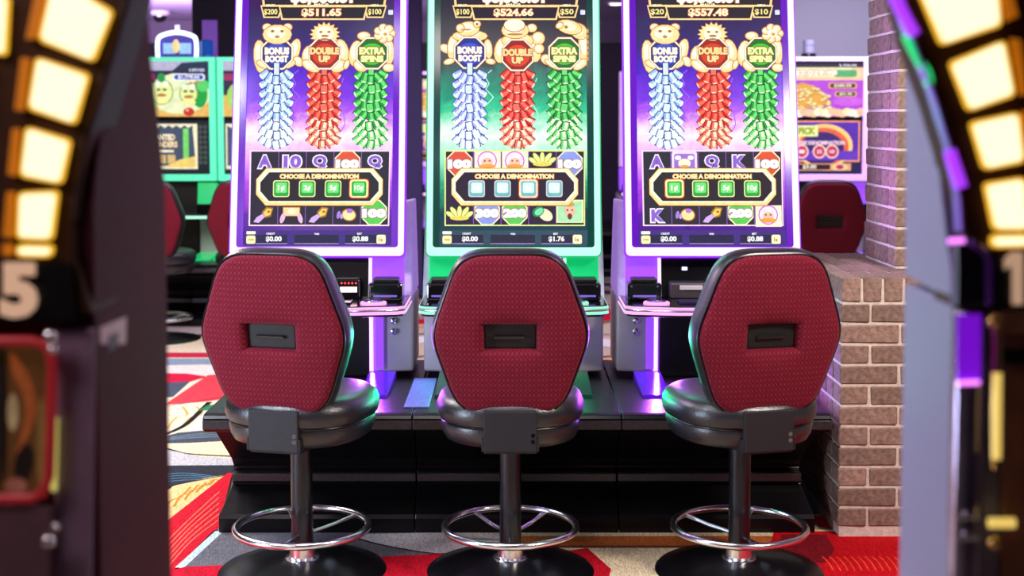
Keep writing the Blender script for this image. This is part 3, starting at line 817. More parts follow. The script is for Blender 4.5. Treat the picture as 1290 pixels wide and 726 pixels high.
def denom(A, btn, light, hot, labels):
    def oct2(x0, x1, y0, y1, c): return [(x0 + c, y0), (x1 - c, y0), (x1, y0 + c*1.15), (x1, y1 - c*1.15), (x1 - c, y1), (x0 + c, y1), (x0, y1 - c*1.15), (x0, y0 + c*1.15)]
    A.poly(oct2(568.5, 728.5, 212, 260, 12.5), '#a8641c', .4); A.poly(oct2(569, 728, 212.6, 259, 12), '#ffdf90', .3); A.poly(oct2(570.5, 726.5, 213.4, 255.5, 11.5), '#fff6d4', .3)
    A.poly(oct2(574, 723, 217.4, 253.6, 11), '#1c1020', .4)
    A.text('CHOOSE A DENOMINATION', 648, 222.6, 99, 5.8, '#fff4b0', .06, .4, outline='#d07838')
    for k in range(4):
        x = 600.5 + k*32.6
        if k == hot: A.rrect(x - 12.6, 225.6, x + 12.6, 250.4, 4, '#e84020', .4); A.rrect(x - 11.6, 226.6, x + 11.6, 249.4, 4, '#fff0a8', .3)
        A.rrect(x - 10.4, 227.6, x + 10.4, 248.6, 3, '#f6f0a0' if btn[1] in '1' else '#d8d4dc', .4); A.rrect(x - 9.2, 228.8, x + 9.2, 247.4, 2.4, btn, .3)
        A.rrect(x - 7, 230.4, x + 7, 243.4, 2, light, .3)
        A.text(labels[k], x, 237.6, 9 if len(labels[k]) < 3 else 12, 8.5, '#f4fff0', .04, .3)
def creditbar(A, base, a, b, pal):
    A.rect(553, 290.5, 742, 311.5, base, .3)
    for x0, x1 in ((569, 609), (618, 674), (682, 722)): A.rect(x0, 296, x1, 308, pal, .3); A.rect(x0, 306.8, x1, 307.6, '#b8a0e8', .3)
    A.text('CREDIT', 588, 294.6, 11, 2.4, '#fff', .03, .3) if False else A.text('CREDIT', 588, 294.6, 11, 2.4, '#ffffff', .03, .3)
    A.text('WIN', 646, 295, 6, 2.4, '#ffffff', .03, .3); A.text('BET', 700, 294.8, 6, 2.4, '#ffffff', .03, .3)
    A.text(a, 592, 301.6, 20, 7.4, '#ffffff', .04, .3); A.text(b, 701, 301.6, 20, 7.4, '#ffffff', .04, .3)
    A.rrect(557.5, 291.6, 569, 295.4, .8, '#fff6dc', .4); A.rrect(557.5, 297, 569, 307.5, 2, '#f8f0b0', .4); A.rect(560, 301.6, 567, 303, '#c09040', .3)
    A.rrect(721.5, 296, 733, 307.5, 2, '#fff2c0', .4); A.text('1x', 727, 302, 5, 5, '#8a6020', .03, .3)

def lightning(A, cols):
    rnd = random.Random(4)
    for k in range(9):
        x = rnd.uniform(565, 730); y = rnd.uniform(88, 120); q = [(x, y)]
        for j in range(6):
            x += rnd.uniform(-10, 10); y += rnd.uniform(6, 16); q.append((x, y))
        A.line(q, rnd.uniform(.6, 1.4), rnd.choice(cols), .2)

def machine(Xc, theme, label, amount, l, r, r1, r3, hot, denoms, cr):
    pur = theme != 'green'
    off = Vector((SX, 5.45, BZ))
    t = thing('slot_machine', label, 'slot machine', (Xc + SX, 5.45, BZ), 0, 'tall portrait machines on the near bench')
    LD = ledDP if pur else ledDG
    L1, L2 = (ledP, ledPc) if pur else (ledG, ledGc)
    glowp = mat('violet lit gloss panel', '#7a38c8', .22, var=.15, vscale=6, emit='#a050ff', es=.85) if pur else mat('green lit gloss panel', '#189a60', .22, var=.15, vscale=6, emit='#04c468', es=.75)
    halo = mat('violet frame halo', '#30104c', .15, emit='#6a10d0', es=.8, var=0) if pur else mat('dark teal frame halo', '#0c2824', .15, emit='#07463a', es=.6, var=0)
    W = .344; IW = .316; SW = .290
    # monitor housing behind the frame
    mb = MB(off)
    mb.loft([rpoly(-W + .004, W - .004, .0, HS, .03, 0.0), rpoly(-W + .004, W - .004, .0, HS, .03, -.05), rpoly(-W + .05, W - .05, .05, HS - .05, .03, -.09)]).obj('monitor_housing', mat('indigo housing', '#241446', .3, .2, var=.1), t, True)
    frame_ring(MB(off), (-W, W, -.020, HS, .022), (-W + .005, W - .005, -.015, HS - .005, .018), -.03, .012).obj('frame_edge', L2, t)
    frame_ring(MB(off), (-W + .005, W - .005, -.015, HS - .005, .018), (-IW, IW, .018, HS - .036, .012), -.002, .016).obj('light_frame', L1, t)
    frame_ring(MB(off), (-IW, IW, .018, HS - .036, .012), (-SW, SW, .024, HS - .055, .008), .0, .010).obj('bezel', halo, t)
    if pur: st = [(.0, '#3c1470'), (.10, '#5c1ca0'), (.20, '#b040e0'), (.34, '#f0a8ff'), (.42, '#fff0ff'), (.46, '#f0b0ff'), (.51, '#b058f0'), (.58, '#7c34e0'), (.70, '#4a20c0'), (.78, '#3c2878'), (.86, '#352a5c'), (1, '#3a0a50')]
    else: st = [(.0, '#18424c'), (.12, '#1a3c48'), (.20, '#2a9a70'), (.34, '#a0f8c8'), (.42, '#f0ffee'), (.46, '#b0f8d0'), (.52, '#30c890'), (.60, '#129070'), (.68, '#0a6858'), (.72, '#1c3038'), (.80, '#2c2c34'), (1, '#201c2c')]
    scr = MB(off); scr.loft([rpoly(-SW, SW, .024, HS - .055, .006, -.004), rpoly(-SW, SW, .024, HS - .055, .006, .003)])
    v0 = P2(0, .047).z - BZ; v1 = P2(0, HS - .12).z - BZ
    sc = scr.obj('screen', backdrop_mat('screen glow ' + theme, st, v0, v1, 1.15, 0, 0), t)
    fn = lambda a, b, L: onscreen(a, b, .0032 + L * .00012)
    def AA(L=1): a = Art(fn, off); a.L = L; return a
    lead = theme
    A = AA(2); lightning(A, ['#9a5cff', '#c890ff', '#7040e0'] if pur else ['#b0ffe4', '#40d8a8', '#e8fff4']); tag(A.obj('lightning_print', screen_art, sc), kind='stuff')
    A = AA(4); jackpot(A, '#ffd890', amount, l, r); A.obj('jackpot_panel', screen_art, sc)
    cs = (('#101c78' if pur else '#1c2490', '#9cc0fc' if pur else '#a4acf8', '#d8eaff', '#ffffff'), ('#780008', '#e82018', '#ff7058', '#ffe8c8'), ('#02440f', '#129a38', '#66e070', '#f4ffdc'))
    for k, (x, c_) in enumerate(zip((592, 652, 711), cs)):
        A = AA(4); crackers(A, x, 86, c_, k + (3 if pur else 9)); A.obj('cracker_string', screen_art, sc)
    A = AA(30); animals(A, 'bamboo' if pur else 'pond', (('BONUS', 'BOOST', 31, 29), ('DOUBLE', 'UP', 37, 15), ('EXTRA', 'SPINS', 33, 29))); A.obj('animal_signs', screen_art, sc)
    A = AA(4); grid(A, '#ffe0f4' if pur else '#e8f08c', r1, r3, '#20142e'); A.obj('symbol_grid', screen_art, sc)
    A = AA(24); denom(A, '#18a03c' if pur else '#70b8b8', '#70e070' if pur else '#d8f8f8', hot, denoms); A.obj('denomination_panel', screen_art, sc)
    A = AA(4); creditbar(A, '#3e2080' if pur else '#264858', '$0.00', cr, '#1c1040' if pur else '#181c34'); A.obj('credit_bar', screen_art, sc)
    # body
    x = SX
    MB(off).box(x - .19, x + .19, 5.40, 5.74, BZ, .80).obj('cabinet_core', black_sheet, t, False, .004)
    for sgn in (-1, 1):
        a, b = sorted((x + sgn*.212, x + sgn*.362))
        prof = [(a, 5.37), (b, 5.40), (b, 5.74), (a, 5.74)] if sgn > 0 else [(a, 5.40), (b, 5.37), (b, 5.74), (a, 5.74)]
        MB(off).prism([(p_[0], p_[1], BZ + .02) for p_ in prof], (0, 0, .30)).obj('side_panel', silver, t, False, .01)
        # angled inner cheek carrying the strip
        c0, c1 = x + sgn*.19, x + sgn*.212
        MB(off).prism([(c0, 5.40, BZ + .02), (c1, 5.37, BZ + .02), (c1, 5.40, BZ + .02)], (0, 0, .30)).obj('cheek', glowp, t)
        MB(off).box(min(c0, c1) - .001, max(c0, c1) - .009, 5.362, 5.378, BZ + .02, .755).obj('light_strip', L1, t)
        MB(off).box(min(x + sgn*.214, x + sgn*.245), max(x + sgn*.214, x + sgn*.245), 5.364, 5.372, BZ + .035, .75).obj('glow_panel', glowp, t)
        # shoulder wing beside the screen, strip light put into its emission
        q = [(x + sgn*.335, 5.33, .80), (x + sgn*.365, 5.36, .80), (x + sgn*.365, 5.50, 1.15), (x + sgn*.335, 5.48, 1.15)]
        MB(off).loft([[Vector(v) for v in ((x + sgn*.30, 5.30, .785), (x + sgn*.362, 5.33, .785), (x + sgn*.362, 5.74, .785), (x + sgn*.30, 5.74, .785))],
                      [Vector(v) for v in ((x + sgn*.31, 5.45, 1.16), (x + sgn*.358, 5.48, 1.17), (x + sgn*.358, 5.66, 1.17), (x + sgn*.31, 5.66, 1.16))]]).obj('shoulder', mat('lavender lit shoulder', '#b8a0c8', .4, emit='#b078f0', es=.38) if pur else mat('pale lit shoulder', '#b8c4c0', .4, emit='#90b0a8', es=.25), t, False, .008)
        MB(off).box(min(x + sgn*.205, x + sgn*.335), max(x + sgn*.205, x + sgn*.335), 5.30, 5.34, .80, .99, rx=-LEAN*.8).obj('speaker_panel', glowp, t, False, .004)
        MB(off).box(min(x + sgn*.196, x + sgn*.208), max(x + sgn*.196, x + sgn*.208), 5.287, 5.30, .80, .985, rx=-LEAN*.8).obj('light_strip', L1, t)
        # black box with rounded lid beside the buttons
        bx = x + sgn*.272
        MB(off).box(bx - .065, bx + .065, 5.17, 5.27, .80, .868).obj('printer_box', black_gloss, t, False, .008)
        ld = MB(off); ld.box(bx - .05, bx + .05, 5.18, 5.25, .868, .886).obj('printer_lid', black_sheet, t, False, .006)
        for k in (-1, 1): MB(off).lathe([(.004, 5.168), (.004, 5.172)], (bx + k*.05, 0, .856), 8, axis='Y').obj('screw', chrome, t)
        MB(off).box(bx - .045, bx + .045, 5.163, 5.171, .815, .822).obj('ticket_slot', mat('lit slot', '#404050', .2, emit='#8a70ff', es=.6, var=0), t)
    # centre panel under the screen with reader
    MB(off).box(x - .195, x + .195, 5.31, 5.36, .79, .99, rx=-LEAN*.8).obj('reader_panel', black_gloss, t, False, .003)
    MB(off).box(x - .165, x - .02, 5.23, 5.31, .80, .862).obj('bill_acceptor', mat('bronze grey box', '#4c444c', .35, .3), t, False, .006)
    MB(off).box(x - .13, x - .04, 5.222, 5.231, .835, .853).obj('bill_slot', silver, t, False, .002)
    rd = MB(off); rd.box(x + .07, x + .165, 5.24, 5.31, .80, .875).obj('card_reader', black_gloss, t, False, .006)
    redm = mat('red indicator', '#ff2020', .4, emit='#ff2a20', es=4, var=0)
    for k in range(5): MB(off).ball((x + .095 + k*.014, 5.239, .860), .0035, 8).obj('indicator', redm, t, True)
    MB(off).box(x + .09, x + .155, 5.234, 5.242, .825, .845).obj('card_slot', mat('lit card slot', '#ffffff', .4, emit='#ffb0b0', es=1.6, var=0), t)
    MB(off).box(x - .112, x - .092, 5.293, 5.303, .905, .917).obj('status_icon', mat('status light', '#ffffff', .4, emit='#a0b8ff', es=3, var=0), t)
    # button deck
    zt = .800
    dk = [(x - .355, 5.36), (x - .355, 5.06), (x - .33, 5.035), (x - .16, 5.005), (x + .16, 5.005), (x + .33, 5.035), (x + .355, 5.06), (x + .355, 5.36)]
    MB(off).prism([(a, b, zt - .012) for a, b in dk], (0, 0, .012)).obj('deck_top', black_gloss, t, False, .003)
    MB(off).prism([(x + (a - x)*.985, 5.36 + (b - 5.36)*.97, zt - .044) for a, b in dk], (0, 0, .020)).obj('deck_underside', black_sheet, t, False, .003)
    edge = [(a, b) for a, b in dk]
    MB(off).tube([(a, b, zt - .008) for a, b in edge], .0042, 8).obj('deck_edge_light', LD, t, True)
    MB(off).tube([(a, b, zt - .018) for a, b in edge], .0050, 8).obj('deck_rim', chrome, t, True)
    MB(off).tube([(a, b + .004, zt - .029) for a, b in edge], .0056, 8).obj('deck_lower_light', LD, t, True)
    for sgn in (-1, 1):
        MB(off).lathe([(.050, zt - .001), (.050, zt + .006), (.046, zt + .009)], (x + sgn*.235, 5.085, 0), 28).obj('button_ring', LD, t, True)
        MB(off).lathe([(.038, zt + .002), (.038, zt + .013), (.030, zt + .016)], (x + sgn*.235, 5.085, 0), 28).obj('spin_button', chrome, t, True)
    MB(off).box(x - .15, x + .15, 5.06, 5.16, zt, zt + .008).obj('button_panel', mat('glass touch panel', '#101018', .08, var=0, emit='#30205a', es=.4), t, False, .003)
    # knee locks and foot pads
    for sgn in (-1, 1):
        for nm, z0_, z1_, yy, pw in (('knee_lamp', .50, .75, 5.350, 4.0), ('frame_lamp', 1.05, 1.9, 5.16, 3.5)):
            ld = D.lights.new(nm, 'AREA'); ld.shape = 'RECTANGLE'; ld.size = .012; ld.size_y = z1_ - z0_; ld.energy = pw
            ld.color = (.50, .10, 1) if pur else (.02, 1, .42)
            lo = D.objects.new(nm, ld); lo.rotation_euler = (-PI/2 - (LEAN if z0_ > 1 else 0), 0, sgn * (1.1 if z0_ > 1 else 0))
            lo.location = Vector((x + sgn*(.202 if z0_ < 1 else .338), yy, (z0_ + z1_)/2)) - off; lo.parent = t; COL.objects.link(lo)
    for z in (.690, .648):
        MB(off).lathe([(.013, 5.385), (.013, 5.376), (.008, 5.372)], (x + .285, 0, z), 16, axis='Y').obj('lock', chrome, t, True)
        MB(off).lathe([(.013, 5.385), (.013, 5.376), (.008, 5.372)], (x - .285, 0, z), 16, axis='Y').obj('lock', chrome, t, True)
    for sgn in (-1, 1):
        a, b = sorted((x + sgn*.19, x + sgn*.296))
        MB(off).prism([(a, 5.36, BZ + .001), (a, 5.36, BZ + .03), (a, 4.98, BZ + .010), (a, 4.96, BZ + .001)], (b - a, 0, 0)).obj('foot_pad', mat('violet reflecting pad', '#3a1c9c', .12, .4, var=.2, emit='#6414e0', es=.42) if pur else mat('green reflecting pad', '#0c4030', .12, .4, var=.2, emit='#043c28', es=.3), t, False, .003)  # strip reflections on the pads put into colour and emission
    MB(off).box(x - .05, x + .05, 5.60, 5.74, .80, 1.9).obj('back_spine', black_sheet, t, False, .004)
    return t
machine(-.767, 'violet', 'tall purple framed machine at the left reading $511.65', '$511.65', '$200', '$100',
        ('A', '10', 'Q', '#r100', 'Q'), ('rocket', 'scroll', 'rocket', 'pot', '#g100'), 3, ('1¢', '2¢', '5¢', '10¢'), '$0.88')
machine(0, 'green', 'tall green framed machine in the middle reading $524.66', '$524.66', '$100', '$50',
        ('#r100', 'ring', 'ring', 'lotus', '#b100'), ('lotus', '#b300', '#g200', 'jade', 'face'), 2, ('1¢', '2¢', '5¢', '10¢'), '$1.76')
machine(.777, 'violet', 'tall purple framed machine at the right reading $557.48', '$557.48', '$20', '$10',
        ('A', 'vase', 'Q', 'K', '#r100'), ('K', 'pot', 'rocket', '#g200', 'ring'), 0, ('1¢', '2¢', '5¢', '10¢'), '$0.88')

# ------------------------------------------------------------------ far two-screen machines
far_art = print_mat('far screen picture', es=1.1, noise=.12, nscale=30)
YM = 10.1
def far_machine(label, cx, frame, edge, glow, artfn, topper, group='two-screen machines in the far rows'):
    Xc = (cx - 645) / F * YM
    t = thing('slot_machine', label, 'slot machine', (Xc, YM + .25, BZ), 0, group)
    off = t.location.copy()
    x = Xc; W = .330; zb, zt_ = at(645, 228, YM).z, at(645, 72, YM).z
    MB(off).box(x - W + .01, x + W - .01, YM + .02, YM + .30, zb + .01, zt_ - .01).obj('monitor_housing', black_sheet, t, False, .01)
    for nm, (a, b, c, d) in (('left', (x - W, x - W + .045, zb, zt_)), ('right', (x + W - .045, x + W, zb, zt_)), ('top', (x - W + .045, x + W - .045, zt_ - .03, zt_)), ('bottom', (x - W + .045, x + W - .045, zb, zb + .05))):
        MB(off).box(a, b, YM - .02, YM + .03, c, d).obj('frame_bar', frame, t, False, .004)
    zu = at(645, 148, YM).z
    MB(off).box(x - W + .045, x + W - .045, YM, YM + .02, zu - .022, zu - .001).obj('divider', black_gloss, t)
    u = MB(off).box(x - W + .045, x + W - .045, YM + .005, YM + .02, zu, zt_ - .03).obj('upper_screen', black_gloss, t)
    l = MB(off).box(x - W + .045, x + W - .045, YM + .005, YM + .02, zb + .05, zu - .022).obj('lower_screen', black_gloss, t)
    for part, par in (('upper', u), ('lower', l)):
        A = Art(lambda a, b, L: Vector((Xc, 0, 0)) + Vector((at(645 + a, b, YM + .005).x, YM + .004 - L * .0003, at(645 + a, b, YM + .005).z)), off)
        artfn(A, part); A.obj('screen_picture', far_art, par)
    MB(off).box(x - .17, x + .17, YM + .10, YM + .45, BZ, 1.03).obj('cabinet_core', black_sheet, t, False, .004)
    for s_ in (-1, 1):
        a, b = sorted((x + s_*.18, x + s_*.325))
        MB(off).box(a, b, YM + .08, YM + .45, BZ + .005, .77).obj('side_panel', silver, t, False, .01)
        MB(off).box(a, b, YM + .02, YM + .10, .81, 1.02, rx=-.15).obj('glow_panel', glow, t, False, .004)
        MB(off).box(a + .02, b - .02, YM - .10, YM - .02, .80, .87).obj('printer_box', black_gloss, t, False, .006)
        MB(off).prism([(a, YM + .08, BZ + .001), (a, YM + .08, BZ + .03), (a, YM - .25, BZ + .012), (a, YM - .26, BZ + .001)], (b - a, 0, 0)).obj('foot_pad', glow, t)
        MB(off).lathe([(.013, YM + .075), (.013, YM + .07)], (x + s_*.25, 0, .67), 12, axis='Y').obj('lock', chrome, t)
    MB(off).box(x - .33, x + .33, YM - .26, YM + .06, .765, .80).obj('deck_top', black_gloss, t, False, .01)
    MB(off).box(x - .325, x + .325, YM - .268, YM - .259, .772, .792).obj('deck_edge_light', edge, t, False, .003)
    if topper == 'arch':
        blu = mat('blue white light arch', '#ffffff', .4, emit='#c8e0ff', es=2.4, var=0)
        X0, X1 = x - .12, x + .17; z0 = zt_
        pts = [(X0, YM + .1, z0), (X0, YM + .1, z0 + .12), (X0 + .03, YM + .1, z0 + .165), ((X0 + X1) / 2, YM + .1, z0 + .19), (X1 - .03, YM + .1, z0 + .165), (X1, YM + .1, z0 + .12), (X1, YM + .1, z0)]
        MB(off).tube(catmull(pts, 4, False), .016, 8).obj('topper_arch', blu, t, True)
        MB(off).box(X0, X1, YM + .13, YM + .15, z0, z0 + .16).obj('topper_back', mat('violet topper back', '#3a2c80', .4, emit='#3a2ca0', es=.5), t)
        for q in (.28, .70):
            MB(off).box(X0 + (X1 - X0)*q - .042, X0 + (X1 - X0)*q + .042, YM + .105, YM + .13, z0 + .03, z0 + .11).obj('topper_reel', mat('lit blue reel', '#80a8d8', .4, emit='#90b8e8', es=.8, vscale=40, var=.4), t, False, .004)
        MB(off).ball(((X0 + X1)/2 - .005, YM + .09, z0 + .085), .028, 12, (1, .6, 1.9)).obj('topper_figure', mat('golden figurine', '#e8c070', .3, emit='#f0d090', es=.7), t, True)
        MB(off).lathe([(.05, z0), (.052, z0 + .01)] + [(.048 + .006*(k % 2), z0 + .02 + k*.009) for k in range(12)] + [(.03, z0 + .135)], (X1 + .075, YM + .12, 0), 20).obj('ribbed_drum', mat('blue ribbed drum', '#1c4898', .3, emit='#1850b0', es=.35), t, True)
        MB(off).lathe([(.018, z0 + .19), (.018, z0 + .245)], ((X0 + X1)/2, YM + .12, 0), 14).obj('candle_lamp', mat('candle lamp', '#e8e8ff', .3, emit='#d8e0ff', es=1.2), t, True)
    elif topper == 'candle':
        cxx = x - .105
        MB(off).lathe([(.055, zt_), (.055, zt_ + .03), (.045, zt_ + .035)], (cxx, YM + .1, 0), 20).obj('candle_base', black_gloss, t, True)
        MB(off).lathe([(.042, zt_ + .034), (.042, zt_ + .085), (.036, zt_ + .09), (.042, zt_ + .094), (.042, zt_ + .13), (.02, zt_ + .135)], (cxx, YM + .1, 0), 20).obj('candle_lamp', mat('frosted candle lamp', '#74748a', .3, var=.05), t, True)
    return t

def art_frog(A, part):      # a, b: pixels from the machine's centre line / from the top of the frame
    if part == 'upper':
        A.rect(-48, 77, 48, 89, '#b8b4d0', .3); A.poly([(2, 89), (14, 79), (48, 77), (48, 89)], '#28344c', .3)
        A.rect(-48, 89, 48, 147, '#30284c', .3); A.rect(-48, 120, 48, 147, '#e8b860', .3); A.ell(10, 118, 40, 26, '#e8f0c0', .3)
        A.ell(36, 118, 10, 18, '#18a040', .3); A.ell(40, 108, 8, 8, '#58d070', .3); A.ell(-30, 122, 14, 18, '#a8d860', .3)
        for cx, cy, r in ((-12, 116, 15), (22, 118, 12)):
            A.ell(cx, cy, r, r * 1.1, '#6c9a30', .3); A.ell(cx, cy, r - 1.3, r*1.1 - 1.3, '#e8f0a0', .3)
            A.ell(cx - 5, cy - r*.7, 3.5, 3.5, '#fdfff0', .3); A.ell(cx + 5, cy - r*.7, 3.5, 3.5, '#fdfff0', .3)
            A.ell(cx - 4, cy - 3, 2.6, 1.6, '#406020', .3); A.ell(cx + 4, cy - 3, 2.6, 1.6, '#406020', .3); A.ell(cx, cy + 4, 6, 2, '#c07830', .3)
            A.ell(cx, cy + 11, 9, 4, '#fff0a0', .3)
        A.ell(-12, 98, 5, 6, '#209848', .3)
        A.ell(22, 141, 7, 5.5, '#c83020', .3); A.ell(20, 139, 2, 1.5, '#ffb090', .3)
        A.rrect(2, 93, 43, 101.5, 4, '#f0f4ff', .4); A.rrect(4, 94.4, 41, 100.2, 3, '#3848b8', .3); A.rrect(-48, 93, -20, 101.5, 3, '#a03060', .3)
        A.text('$1,778.60', 22.5, 97.3, 27, 4.6, '#ffffff', .03, .4); A.text('139105', 33, 88.4, 19, 4, '#d8e0ff', .03, .4); A.text('MAJOR', 31, 105, 15, 3.6, '#e05040', .03, .4)
    else:
        A.rect(-48, 152, 48, 220, '#151a24', .3); A.rect(-46, 156, 32, 213, '#f4ecc8', .3)
        pts = [(-44, 158)] + [(-44 + k*5, 158 + (3.4 if k % 2 else 0)) for k in range(1, 15)] + [(29, 200), (29, 200), (8, 207), (-10, 209), (-44, 209)]
        A.poly(pts, '#445068', .3); A.rect(14, 162, 21, 200, '#78d868', .3); A.poly([(-10, 210), (10, 201), (29, 197), (29, 211), (-10, 211)], '#f0d070', .3)
        A.text('WANTED', -13, 173, 34, 8, '#f8e8c8', .06, .4, outline='#302028'); A.text('WONDERS', -12, 182, 38, 8, '#f0d8b0', .06, .4, outline='#302028'); A.rect(-34, 189, 2, 192, '#fff0d0', .3)
        for k in range(3): A.rrect(-30 + k*12, 195, -20 + k*12, 206, 1, '#d8b878', .3)
        for r in range(8):
            for k in range(2): A.ell(36 + k*6, 160 + r*6.4, 2.2, 2.2, '#5c6c60', .3); A.ell(36 + k*6, 160 + r*6.4, 1.3, 1.3, '#151a24', .2)
def art_gold(A, part):
    if part == 'upper':
        A.rect(-48, 77, 48, 85, '#181828', .3); A.rect(-48, 85, 48, 147, '#ffd0a0', .3); A.rect(-48, 101, 48, 147, '#b848d8', .3)
        A.rrect(-48, 85, 34, 97, 3, '#fff0c0', .4); A.rrect(10, 88, 40, 97, 3, '#50b070', .3)
        A.text('$2,029.98', -12, 92, 54, 8, '#fffef0', .05, .4, outline='#c08030')
        A.poly([(-48, 112), (-30, 104), (-14, 108), (0, 118), (8, 132), (-48, 140)], '#e8a840', .3)
        rnd = random.Random(5)
        for k in range(70):
            x = rnd.uniform(-46, 6); y = rnd.uniform(108 + max(0, x + 14) * .7, 138)
            A.ell(x, y, 3.4, 2, '#a8681c', .1, 0, 8); A.ell(x, y - .3, 2.8, 1.5, '#ffe9a0', .1, 0, 8)
        A.ell(30, 128, 20, 6, '#d060e8', .3)
        for k in range(16): A.ell(-44 + k*6, 141 + (k % 3), 6, 5, rnd.choice(['#ffe8b0', '#fff8e0', '#f4c8a0']), .2)
        A.rrect(4, 104, 40, 112, 3, '#e8a878', .4); A.rrect(6, 105.3, 38, 110.7, 2.5, '#5c1c30', .3); A.text('$580.55', 22, 108, 22, 4, '#fff8e0', .03, .4)
        A.rrect(12, 115, 40, 122, 3, '#e8a878', .4); A.rrect(14, 116, 38, 121, 2.2, '#404018', .3); A.text('$21.90', 26, 118.5, 16, 3.6, '#fff8e0', .03, .4)
        A.text('2,706.00', 28, 82.5, 22, 3.4, '#e0e0f0', .03, .4)
    else:
        A.rect(-48, 152, 48, 220, '#24184c', .3); A.rect(-48, 152, 45, 204, '#ff9a70', .3); A.rect(-48, 154, 43, 202, '#5828b0', .3)
        A.ell(0, 184, 36, 28, '#ffd080', .3, 0, 30); A.ell(-1, 185, 32, 24, '#e86840', .3, 0, 30); A.ell(-3, 187, 28, 21, '#3c2070', .3, 0, 30)
        A.rect(-48, 190, 43, 202, '#6a38c0', .3)
        A.rrect(-46, 158, -8, 172, 1, '#f0f4a0', .4); A.text('PICK', -22, 165, 22, 9, '#98a830', .06, .3)
        A.text('CHOOSE DENOMINATION', -10, 180, 72, 5, '#ffd8f0', .05, .4)
        for cx, l_ in ((-28, '1'), (-6, '25'), (10, '100')):
            A.ell(cx, 191, 8.6, 9, '#ffd0c0', .3); A.ell(cx, 191, 6.6, 7, '#c82060', .3); A.text(l_, cx, 191, 7, 4.6, '#ffe8f0', .03, .3)
        A.rect(-48, 206, 34, 215, '#e8a878', .3); A.rect(-46, 207.2, 8, 213.8, '#301018', .3); A.text('$3.00', -18, 210.5, 17, 5.6, '#fff4e0', .03, .3); A.ell(20, 210.5, 10, 4.6, '#ffd090', .3); A.ell(20, 210.5, 5, 3, '#c02870', .3)
gf = mat('mint light frame', '#60c8a0', .3, emit='#4adcaa', es=.9, var=0); gg = mat('green lit gloss panel', '#189a60')
pf = mat('pale violet light frame', '#d8b8f0', .3, emit='#e0a8ff', es=.55, var=0); pg = mat('violet lit gloss panel', '#7a38c8')
m0 = far_machine('far green framed machine with light arch, right of the dark foreground cabinet', 217, gf, ledG, gg, art_frog, 'arch')
c = copy_tree(m0); c['label'] = 'far green framed machine mostly hidden behind the left purple machine'; c.location.x += .675
c = copy_tree(m0); c['label'] = 'far green framed machine hidden behind the dark foreground cabinet'; c.location.x -= .675
m1_ = far_machine('far lilac framed machine with gold coin screen before the grey wall', 1038, pf, ledP, pg, art_gold, 'candle')
c = copy_tree(m1_); c['label'] = 'farthest machine glimpsed left of the green framed middle machine'; c.location.x = (562 - 645) / F * 13.2; c.location.y = 13.4
c = copy_tree(m1_); c['label'] = 'farthest machine glimpsed left of the right purple machine'; c.location.x = (822 - 645) / F * 13.2; c.location.y = 13.4
bench('farthest black bench glimpsed in the gaps between the tall machines', -1.6, 2.2, 4, 12.65)

# ------------------------------------------------------------------ blurred foreground machines
cabdark = mat('dark plum speckled panel', '#4a1f2a', .7, var=.25, vscale=220, bump=.3, bscale=300, spec=.08)  # darkness of the unlit left side put into the colour
cablilaclit = mat('lilac grey speckled panel', '#8784a4', .5, var=.10, vscale=260, bump=.2, bscale=300)  # lilac light on the right side put into the colour
brownface = mat('brown black gloss face', '#3c2412', .6, var=.2, spec=.2)
purplereflchrome = mat('violet tinted chrome', '#8a50d0', .28, .7, var=.2, vscale=10)  # violet reflected in the rim put into the base colour
goldchrome = mat('gold tinted chrome', '#e8c070', .15, 1., var=.2, vscale=10)
beige = mat('beige lit numeral', '#d8b898', .5, emit='#e0b494', es=.55, var=.05)
def ppoly(pts, Y): return [at(a, b, Y) for a, b in pts]
def slab(off, pts, Y, dep, name, m, t, bev=0, smooth=False): return MB(off).prism(ppoly(pts, Y), (0, dep, 0)).obj(name, m, t, False, bev)
def grow(pts, k):
    cx = sum(p_[0] for p_ in pts) / len(pts); cy = sum(p_[1] for p_ in pts) / len(pts)
    return [(a + k * (1 if a > cx else -1), b + k * (1 if b > cy else -1)) for a, b in pts]
def shrinkround(pts, r=7):
    out = []; n = len(pts)
    for i in range(n):
        p0, p1, p2 = Vector(pts[i-1]), Vector(pts[i]), Vector(pts[(i+1) % n])
        a = p1 + (p0 - p1).normalized() * r; b = p1 + (p2 - p1).normalized() * r
        for k in range(4):
            q = k / 3; out.append(tuple(a.lerp(p1, q).lerp(p1.lerp(b, q), q)))
    return out
def xside(X, px, py):
    Y = X * F / (px - 645); p_ = at(px, py, Y); return p_
def lamp(t, off, pts, Y):
    MB(off).prism(ppoly(shrinkround(grow(pts, .6)), Y), (0, .012, 0)).obj('lamp_rim', ledtileedge, t)
    MB(off).prism(ppoly(shrinkround(grow(pts, -2.6)), Y - .002), (0, .006, 0)).obj('lamp_window', ledtile, t)

